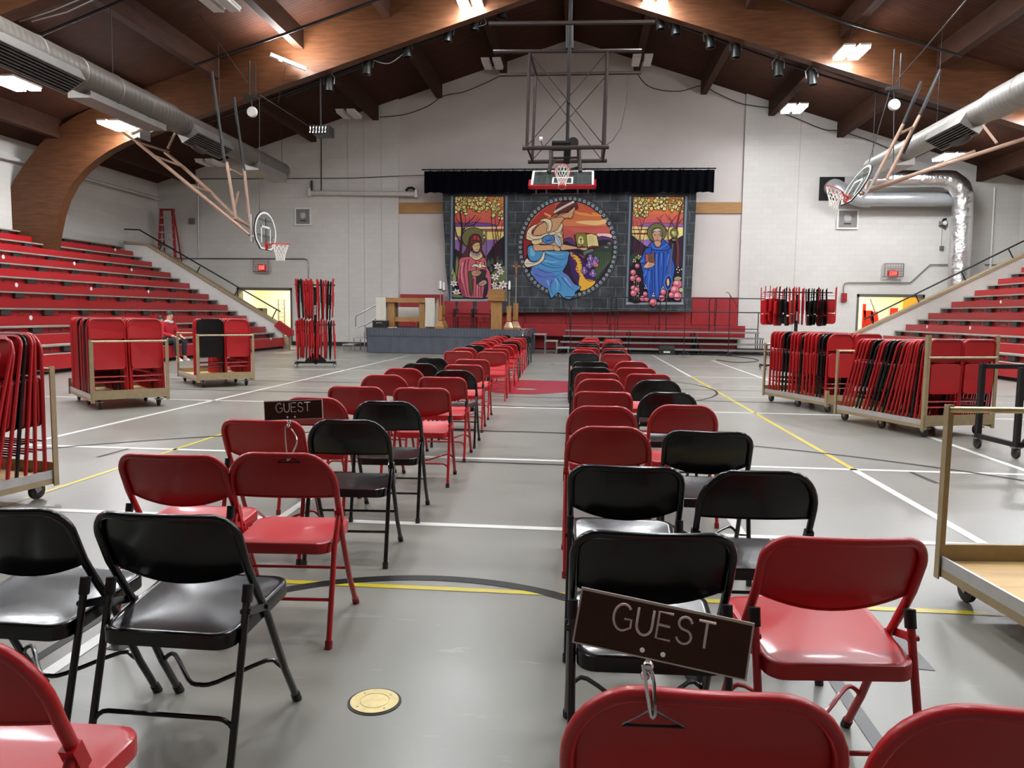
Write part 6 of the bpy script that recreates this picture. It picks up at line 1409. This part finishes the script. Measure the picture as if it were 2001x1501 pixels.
pts = [p1.lerp(e0, i / 6) for i in range(7)] + [V(e0.x + rr * math.sin(a), Yf, e0.z - rr + rr * math.cos(a)) for a in [PI / 2 * i / 8 for i in range(1, 9)]] + [V(p2.x + .02, Yf, z) for z in (p1.z - 1.6, 4.0, 2.5, 0.0)]
MB().tube(pts, [.31 + random.uniform(-.012, .012) for _ in range(7)] + [.35 + random.uniform(-.02, .02) for _ in range(8)] + [.36, .37, .36, .36], 24).build('foil_wrap', M['foil'], t)
t = thing('silver_duct', 'smooth silver duct leaving the dark wall opening, below the foil elbow duct', 'duct', (0, 0, 0)); Yd = 30.85
a0, a1, a2 = P(1626, 368, 31.45), P(1700, 389, Yd), P(1868, 389, Yd)
MB().tube(spline([a0, a0 + V(.02, -.35, -.02), P(1652, 378, Yd) , P(1680, 388, Yd), a1], 4), .31, 20).build('segmented_elbow', M['galvx'], t)
MB().cyl(a1, a2, .275, 20).build('duct_section', M['galvx'], t)
MB().tube([a2, a2 + V(.12, 0, -.05), a2 + V(.2, 0, -.18), a2 + V(.22, 0, -.4)], .275, 20).build('elbow', M['galvx'], t)
MB().cyl(a2 + V(.2, 0, -.35), V(a2.x + .2, Yd, 0), .24, 20).build('duct_section', M['galvz'], t)
a, c = P(1602, 346, YB - .02), P(1648, 392, YB - .02)
tag(MB().bb((a.x, YB - .03, c.z), (c.x, YB - .001, a.z)).build('duct_hole_shade', M['dark'], smooth=False), 'dark square sheet standing for the shaded wall hole of the silver duct', 'wall opening')  # flat dark sheet paints the shade inside the hole in the wall
# ================================================================== STAGE LIGHTS AND PIPES
YL = 23.75
for (p, q, lab) in (((560, 188), (985, 22), 'black lighting pipe under the left half of the arch'), ((1262, 18), (1668, 155), 'lighting pipe under the right half of the arch')):
    tag(MB().cyl(P(*p, YL), P(*q, YL), .03, 8).build('lighting_pipe', M['dark']), lab, 'pipe')
SLT = ((643, 163, 0, 'leftmost black stage light, above the hanging projector'), (718, 130, .1, 'second black stage light from the left along the arch'), (795, 97, -.1, 'black stage light with tangled cable, left of centre'), (876, 66, .1, 'black stage light below the lit lamp pair, left side'), (929, 44, .15, 'black stage light right under the left centre lamp'), (981, 20, 0, 'black stage light nearest the ridge on the left'),
       (1289, 42, -.2, 'left one of the close pair of stage lights right of the ridge'), (1319, 52, -.15, 'right one of the close pair of stage lights right of the ridge'), (1387, 78, -.15, 'black stage light over the first right roof purlin'), (1438, 97, -.05, 'black stage light between two roof purlins on the right'), (1521, 133, -.05, 'black stage light second from the right end of the pipe'), (1587, 150, -.12, 'black stage light at the right end of the pipe'))
for px, py, tl, lab in SLT:
    q = P(px, py, YL - .1); t = thing('stage_light', lab, 'stage light', q, 0, 'stage lights along the arch'); t.scale = (1.25, 1.25, 1.2); M3 = Matrix.Rotation(tl, 3, 'Y')
    MB().lathe([(.02, .17), (.07, .16), (.095, .08), (.10, -.04), (.115, -.19), (.105, -.19), (.09, -.05), (.02, -.04)], 16, M3).build('can', M['black_paint'], t)
    y_ = MB().tube([M3 @ V(-.13, 0, -.02), M3 @ V(-.14, 0, .14), V(-.05, 0, .27), V(.05, 0, .27), M3 @ V(.14, 0, .14), M3 @ V(.13, 0, -.02)], .011, 5).build('yoke', M['steel'], t)
    MB().cyl((0, 0, .26), (0, .05, .34), .02, 6).box((0, .06, .37), (.06, .09, .09)).build('clamp', M['chrome'], y_)
    MB().tube(spline([V(0, 0, .16), V(.10, -.03, .24), V(.16, .0, .34), V(.06, .05, .40), V(-.12, .04, .33), V(-.2, .05, .42)], 4), .010, 5).build('lamp_lead', M['wirelight'], t)
for i, (pts, lab) in enumerate((([(1319, 30), (1345, 38), (1362, 55), (1385, 70)], 'loose grey cable looping between stage lights right of the ridge'), ([(876, 45), (900, 28), (935, 26), (950, 45), (935, 52)], 'grey cable looping between the left stage lights'), ([(1296, 22), (1312, 42), (1330, 40), (1345, 35)], 'grey cable tangle above the close pair of stage lights'), ([(730, 118), (760, 124), (790, 104)], 'thin drooping cable between two left stage lights'))):
    cable('lamp_cable', spline([P(x, y, YL - .15) for x, y in pts], 5), .016, lab, 'wirelight')
cable('sprinkler_pipe', [P(330, 268, 24.3), P(560, 182, 24.3), P(850, 72, 24.3), P(950, 35, 24.3)], .035, 'dark sprinkler pipe running up behind the left half of the arch', 'dark')
cable('sprinkler_pipe', [P(1310, 45, 24.3), P(1560, 133, 24.3), P(1880, 232, 24.3)], .035, 'dark sprinkler pipe running down behind the right half of the arch', 'dark')
cable('sprinkler_pipe', [P(40, 85, 16.4), P(254, -5, 16.4)], .035, 'dark sprinkler pipe crossing the upper left deck', 'dark')
cable('sprinkler_pipe', [P(380, 128, 20.6), P(560, 65, 20.6), P(745, -3, 20.6)], .035, 'dark sprinkler pipe crossing the brightly lit deck', 'dark')
cable('sprinkler_pipe', [P(1520, -5, 20.6), P(1640, 40, 20.6), P(1880, 110, 20.6)], .035, 'dark sprinkler pipe crossing the right deck below the top edge', 'dark')
cable('ceiling_wire', [P(38, 42, 15.6), P(100, 22, 15.4), P(160, -3, 15.2)], .012, 'upper of two pale wires in the upper left corner', 'wirelight')
cable('ceiling_wire', [P(62, 42, 15.6), P(130, 24, 15.4), P(188, -3, 15.2)], .012, 'lower of two pale wires in the upper left corner', 'wirelight')
# hanging projector
q = P(625, 255, 23.4); t = thing('hanging_projector', 'black caged unit with bright bars hanging on a pole from the arch', 'projector', q)
MB().box((.06, .18, 0), (.5, .5, .28)).build('body', M['black_paint'], t, smooth=False)
b = MB()
for k in range(6): b.tube([V(-.26 + .095 * k, -.10, -.09), V(-.26 + .095 * k, -.13, .03), V(-.26 + .095 * k, -.09, .14)], .026, 6)
b.build('front_bars', M['chrome'], t)
MB().cyl((0, .1, .12), (0, .1, P(625, 150, 23.4).z - q.z), .028, 8).build('pole', M['dark'], t)
# ================================================================== WALL FIXTURES
YW = YB - .02
def wbox(name, cat, lab, x0, y0, x1, y1, d, m, Y=YW):
    a, c = P(x0, y0, Y), P(x1, y1, Y); return tag(MB().bb((a.x, Y - d, c.z), (c.x, Y + .02, a.z)).build(name, M[m], smooth=False), lab, cat)
def speaker(x0, y0, x1, y1, lab):
    a, c = P(x0, y0, YW), P(x1, y1, YW); t = thing('wall_speaker', lab, 'speaker', ((a.x + c.x) / 2, YW, (a.z + c.z) / 2)); w, h = (c.x - a.x) / 2, (a.z - c.z) / 2
    b = MB(); e = .06
    for bx in (((-w - e, -.06, -h - e), (-w, .02, h + e)), ((w, -.06, -h - e), (w + e, .02, h + e)), ((-w, -.06, h), (w, .02, h + e)), ((-w, -.06, -h - e), (w, .02, -h))): b.bb(*bx)
    b.build('frame', M['white'], t, smooth=False)
    M['grille'] = M.get('grille') or mat('speaker_grille', (128, 124, 120), .6, .2)
    MB().bb((-w, -.03, -h), (w, .02, h)).build('grille', M['grille'], t, smooth=False)
    MB().lathe([(.01, 0), (w * .42, 0), (w * .42, .006), (.01, .006)], 20, Matrix.Rotation(PI / 2, 3, 'X'), (0, -.03, h * .15)).build('cone', M['steel'], t)
    MB().bb((-w * .4, -.036, -h * .62), (w * .4, -.03, -h * .48)).build('badge', M['dark'], t, smooth=False)
speaker(579, 409, 606, 438, 'square grille speaker in white frame on the wall right of the left hoop')
speaker(1639, 412, 1673, 445, 'square grille speaker in white frame on the wall below the right hoop')
def exit_sign(cage, sign, lab):
    a, c = P(cage[0], cage[1], YW), P(cage[2], cage[3], YW); t = thing('exit_sign', lab, 'exit sign', ((a.x + c.x) / 2, YW, (a.z + c.z) / 2)); w, h = (c.x - a.x) / 2, (a.z - c.z) / 2
    s0, s1 = P(sign[0], sign[1], YW) - t.location, P(sign[2], sign[3], YW) - t.location; sw, sh = (s1.x - s0.x), (s0.z - s1.z); cx, cz = (s0.x + s1.x) / 2, (s0.z + s1.z) / 2
    MB().box((cx, -.07, cz), (sw, .1, sh)).build('sign_box', mat('exit_box', (120, 26, 26), .5, emit=(255, 50, 50), es=.12), t, smooth=False)
    lt = MB(); hh = sh * .62; x = cx - sw * .34; st = sw * .2
    y_ = -.125; z0 = cz - hh / 2; r_ = .016
    def ls(*p): lt.tube([V(x + u * st * .75, y_, z0 + v * hh) for u, v in p], r_, 5)
    ls((1, 1), (0, 1), (0, 0), (1, 0)); ls((0, .5), (.8, .5)); x += st; ls((0, 0), (1, 1)); ls((0, 1), (1, 0)); x += st; ls((.5, 0), (.5, 1)); x += st * .75; ls((0, 1), (1, 1)); ls((.5, 1), (.5, 0))
    lt.build('lettering', mat('exit_letters', (255, 60, 50), .5, emit=(255, 70, 60), es=2.5), t)
    wr_ = MB()
    for i in range(8):
        x = -w + 2 * w * i / 7; wr_.cyl((x, -.2, -h), (x, -.2, h), .007, 4)
    for i in range(6):
        z = -h + 2 * h * i / 5; wr_.cyl((-w, -.2, z), (w, -.2, z), .007, 4)
    for x in (-w, w):
        for z in (-h, h): wr_.cyl((x, -.2, z), (x, 0, z), .01, 4)
        wr_.cyl((x, -.2, -h), (x, -.2, h), .02, 5)
    for z in (-h, h): wr_.cyl((-w, -.2, z), (w, -.2, z), .02, 5)
    wr_.build('wire_guard', M['steel'], t)
    MB().box((cx, -.02, cz), (w * 1.9, .03, h * 1.9)).build('back_plate', M['offwhite'], t, smooth=False)
exit_sign((499, 507, 529, 532), (506.5, 517.5, 521, 529.5), 'lit red EXIT sign in a wire guard above the left doorway')
exit_sign((1726, 516, 1761, 541), (1734, 529, 1753, 540), 'lit red EXIT sign in a wire guard above the right doorway')
t = thing('projection_screen', 'rolled up white projection screen case on the wall left of the valance', 'projection screen', P(709, 377.5, YW - .12))
b = P(607, 377, YW - .12) - V(*t.location); c = P(812, 379.5, YW - .12) - V(*t.location)
MB().cyl(b, c, .10, 14).build('case', M['offwhite'], t)
for p, s in ((b, -1), (c, 1)): MB().box(p + V(s * .03, .02, .02), (.10, .2, .30)).build('bracket', M['white'], t, smooth=False)
MB().tube([c + V(-.2 - .18 * math.cos(a), 0, .12 + .14 * math.sin(a)) for a in [PI * i / 8 for i in range(9)]], .05, 6).build('cord_loop', M['dark'], t)
MB().cyl(b + V(.05, 0, .08), b + V(.05, 0, .5), .05, 6).build('bracket_post', M['dark'], t)
def conduit(pts, lab, m='steel', r=.022, Y=YW - .03, sm=0): return cable('conduit', spline([P(x, y, Y) for x, y in pts], 4) if sm else [P(x, y, Y) for x, y in pts], r, lab, m)
conduit(((345, 505), (520, 505.5), (594, 506), (600, 508), (602.5, 514), (602.5, 545)), 'thin conduit running from the ladder over the left exit sign')
conduit(((387, 352), (388, 505)), 'vertical conduit on the far left wall by the small red box')
conduit(((628, 268), (628, 372)), 'vertical cable from the projector down to the screen case', 'cable')
conduit(((390, 349.5), (560, 349), (690, 348), (829, 342)), 'thin dark wire across the wall to the valance', 'cable', .014)
conduit(((1648.5, 573), (1648.5, 560), (1651, 554), (1656, 552.5), (1779, 552.5), (1818, 517), (1858, 517)), 'bent conduit running over the right doorway to the silver duct')
conduit(((1925, 517), (1975, 518)), 'short conduit right of the foil duct above the handrail')
conduit(((1944, 366), (1935, 530)), 'white vertical pipe on the far right wall', 'white', .04)
wbox('alarm_box', 'alarm', 'small red fire alarm box with clear cover left of the right doorway', 1644, 573, 1653, 590, .1, 'pad')
wbox('wall_box', 'wall box', 'small grey box on the far left wall beside the vertical conduit', 371, 427, 381, 438, .1, 'steel')
wbox('outlet_box', 'outlet', 'small grey outlet box at the foot of the wire below the emergency light', 1836, 481, 1843, 488.5, .06, 'steel')
conduit(((1841, 447), (1839, 482)), 'thin wire from the emergency light down to its outlet', 'steel', .012)
q = P(1842, 437, YW); t = thing('emergency_light', 'twin emergency light on a bracket high on the right wall', 'emergency light', q)
MB().bb((-.14, -.12, -.07), (.14, 0, .08)).build('housing', M['steel'], t, smooth=False); MB().lathe([(.01, 0), (.07, .02), (.08, .08), (.01, .09)], 14, Matrix.Rotation(PI / 2, 3, 'X'), (-.0, -.12, .0)).build('lamp_head', M['white'], t); MB().prism([(-.15, -.01, -.1), (.15, -.01, -.26), (.10, -.01, -.06)], (0, .02, 0)).build('bracket', M['steel'], t, smooth=False); MB().tube([V(-.03, -.05, .08), V(.0, -.07, .15), V(.1, -.06, .17)], .04, 6).build('lamp_head', M['dark'], t)
cable('wall_pipe', [XP(-5, 302, WL + .25), XP(120, 335, WL + .25), XP(313, 389, WL + .25)], .05, 'pale pipe running along the left wall under the roof', 'offwhite')
for pts, lab in (([(742, 229), (790, 224), (835, 208), (866, 188), (905, 180), (945, 164), (976, 149)], 'dark cable swagged along the wall left of the hoop frame'), ([(1244, 142), (1262, 165), (1290, 176), (1330, 178), (1372, 168), (1400, 182), (1450, 203), (1505, 211)], 'dark cable swagged along the wall right of the hoop frame'), ([(1505, 211), (1560, 233), (1610, 253), (1640, 256), (1700, 275), (1735, 290)], 'dark cable swagged down to the right duct')):
    cable('swag_cable', spline([P(x, y, YB - .25) for x, y in pts], 5), .02, lab)
# ================================================================== ROOMS BEHIND THE DOORWAYS
Yr = 34.6
a, c = P(544, 585, Yr), P(556, 625, Yr); t = thing('wall_rack', 'tall pale wire rack seen through the left doorway', 'rack', (0, 0, 0)); b = MB()
for x in (a.x, c.x): b.bar(V(x, Yr, 0), V(x, Yr, a.z), .05)
for i in range(9): z = .4 + (a.z - .45) * i / 8; b.bar(V(a.x, Yr, z), V(c.x, Yr, z), .03)
b.build('rack_frame', M['steel'], t, smooth=False)
a, c = P(498, 602, 33.5), P(519, 616, 33.5); tag(MB().bb((a.x, 33.2, c.z), (c.x, 33.7, a.z)).build('black_box', M['dark'], smooth=False), 'black box on a cabinet seen through the left doorway', 'box')
tag(MB().bb((a.x - .1, 33.1, 0), (c.x + .1, 33.8, c.z)).build('cabinet', M['cream'], smooth=False), 'pale cabinet under the black box, through the left doorway', 'cabinet')
for (x0, y0, x1, y1, ln_, nm, col, lab) in ((1690, 594, 1685, 631, 0, 'folded_panel', 'hoop', 'thin red panel leaning at the left side of the right doorway'), (1702, 607, 1718, 636, 1, 'folded_panel', 'hoop', 'red folded chair leaning, left in the right doorway'), (1716, 609, 1728, 632, 1, 'folded_panel', 'hoop', 'red folded chair leaning, middle of the right doorway'), (1740, 602, 1754, 622, 0, 'folded_panel', 'hoop', 'red folded chair standing by the yellow board in the right doorway')):
    a, c = P(x0, y0, 33.6), P(x1, y1, 33.6); w = abs(c.x - a.x) if abs(c.x - a.x) > .15 else .12
    t = thing(nm, lab, 'chair', (min(a.x, c.x), 33.6, 0)); tt = MB(); k = .3 if ln_ else 0
    tt.prism([(k * 0, 0, .05), (w, 0, .05), (w - k, 0, a.z), (-k, 0, a.z)], (0, .06, 0)); tt.build('panel', M['hoop'], t, smooth=False)
a, c = P(1765, 581, 33.8), P(1792, 612, 33.8); tag(MB().bb((a.x, 33.8, 0), (c.x, 33.86, a.z)).build('yellow_board', mat('yellow_board', (222, 164, 60), .6), smooth=False), 'orange yellow board standing in the right doorway', 'board')
cable('metal_frame', [P(1678, 585, 33.4), P(1700, 583, 33.4), P(1712, 615, 33.4)], .03, 'grey bent metal tube in the right doorway', 'steel')
# ================================================================== BRASS FLOOR PLATE
q = G(732, 1372); t = thing('floor_plate', 'round brass floor cover plate set in the grey floor by the aisle', 'floor plate', (q.x, q.y, 0))
M['brass'] = mat('brass_plate', (200, 182, 128), .45, .4, 0, .12, 30)
MB().lathe([(.084, 0), (.096, 0), (.096, .003), (.084, .003)], 40).build('dark_rim', M['dark'], t)
MB().lathe([(.001, 0), (.0865, 0), (.0865, .006), (.054, .006), (.053, .004), (.051, .004), (.050, .006), (.001, .0062)], 40).build('cover', M['brass'], t)
b = MB()
for i in range(4): a = PI / 4 + i * PI / 2; b.lathe([(.001, .006), (.005, .0062), (.004, .0072), (.001, .0074)], 8, None, (.069 * math.cos(a), .069 * math.sin(a), 0))
b.build('screw', M['steel'], t)
# prototypes that found no place
for d in (PROTO, FP):
    for k, p in d.items():
        if p.location.y < -30:
            for o in [x for ch in p.children for x in list(ch.children)] + list(p.children) + [p]: bpy.data.objects.remove(o)
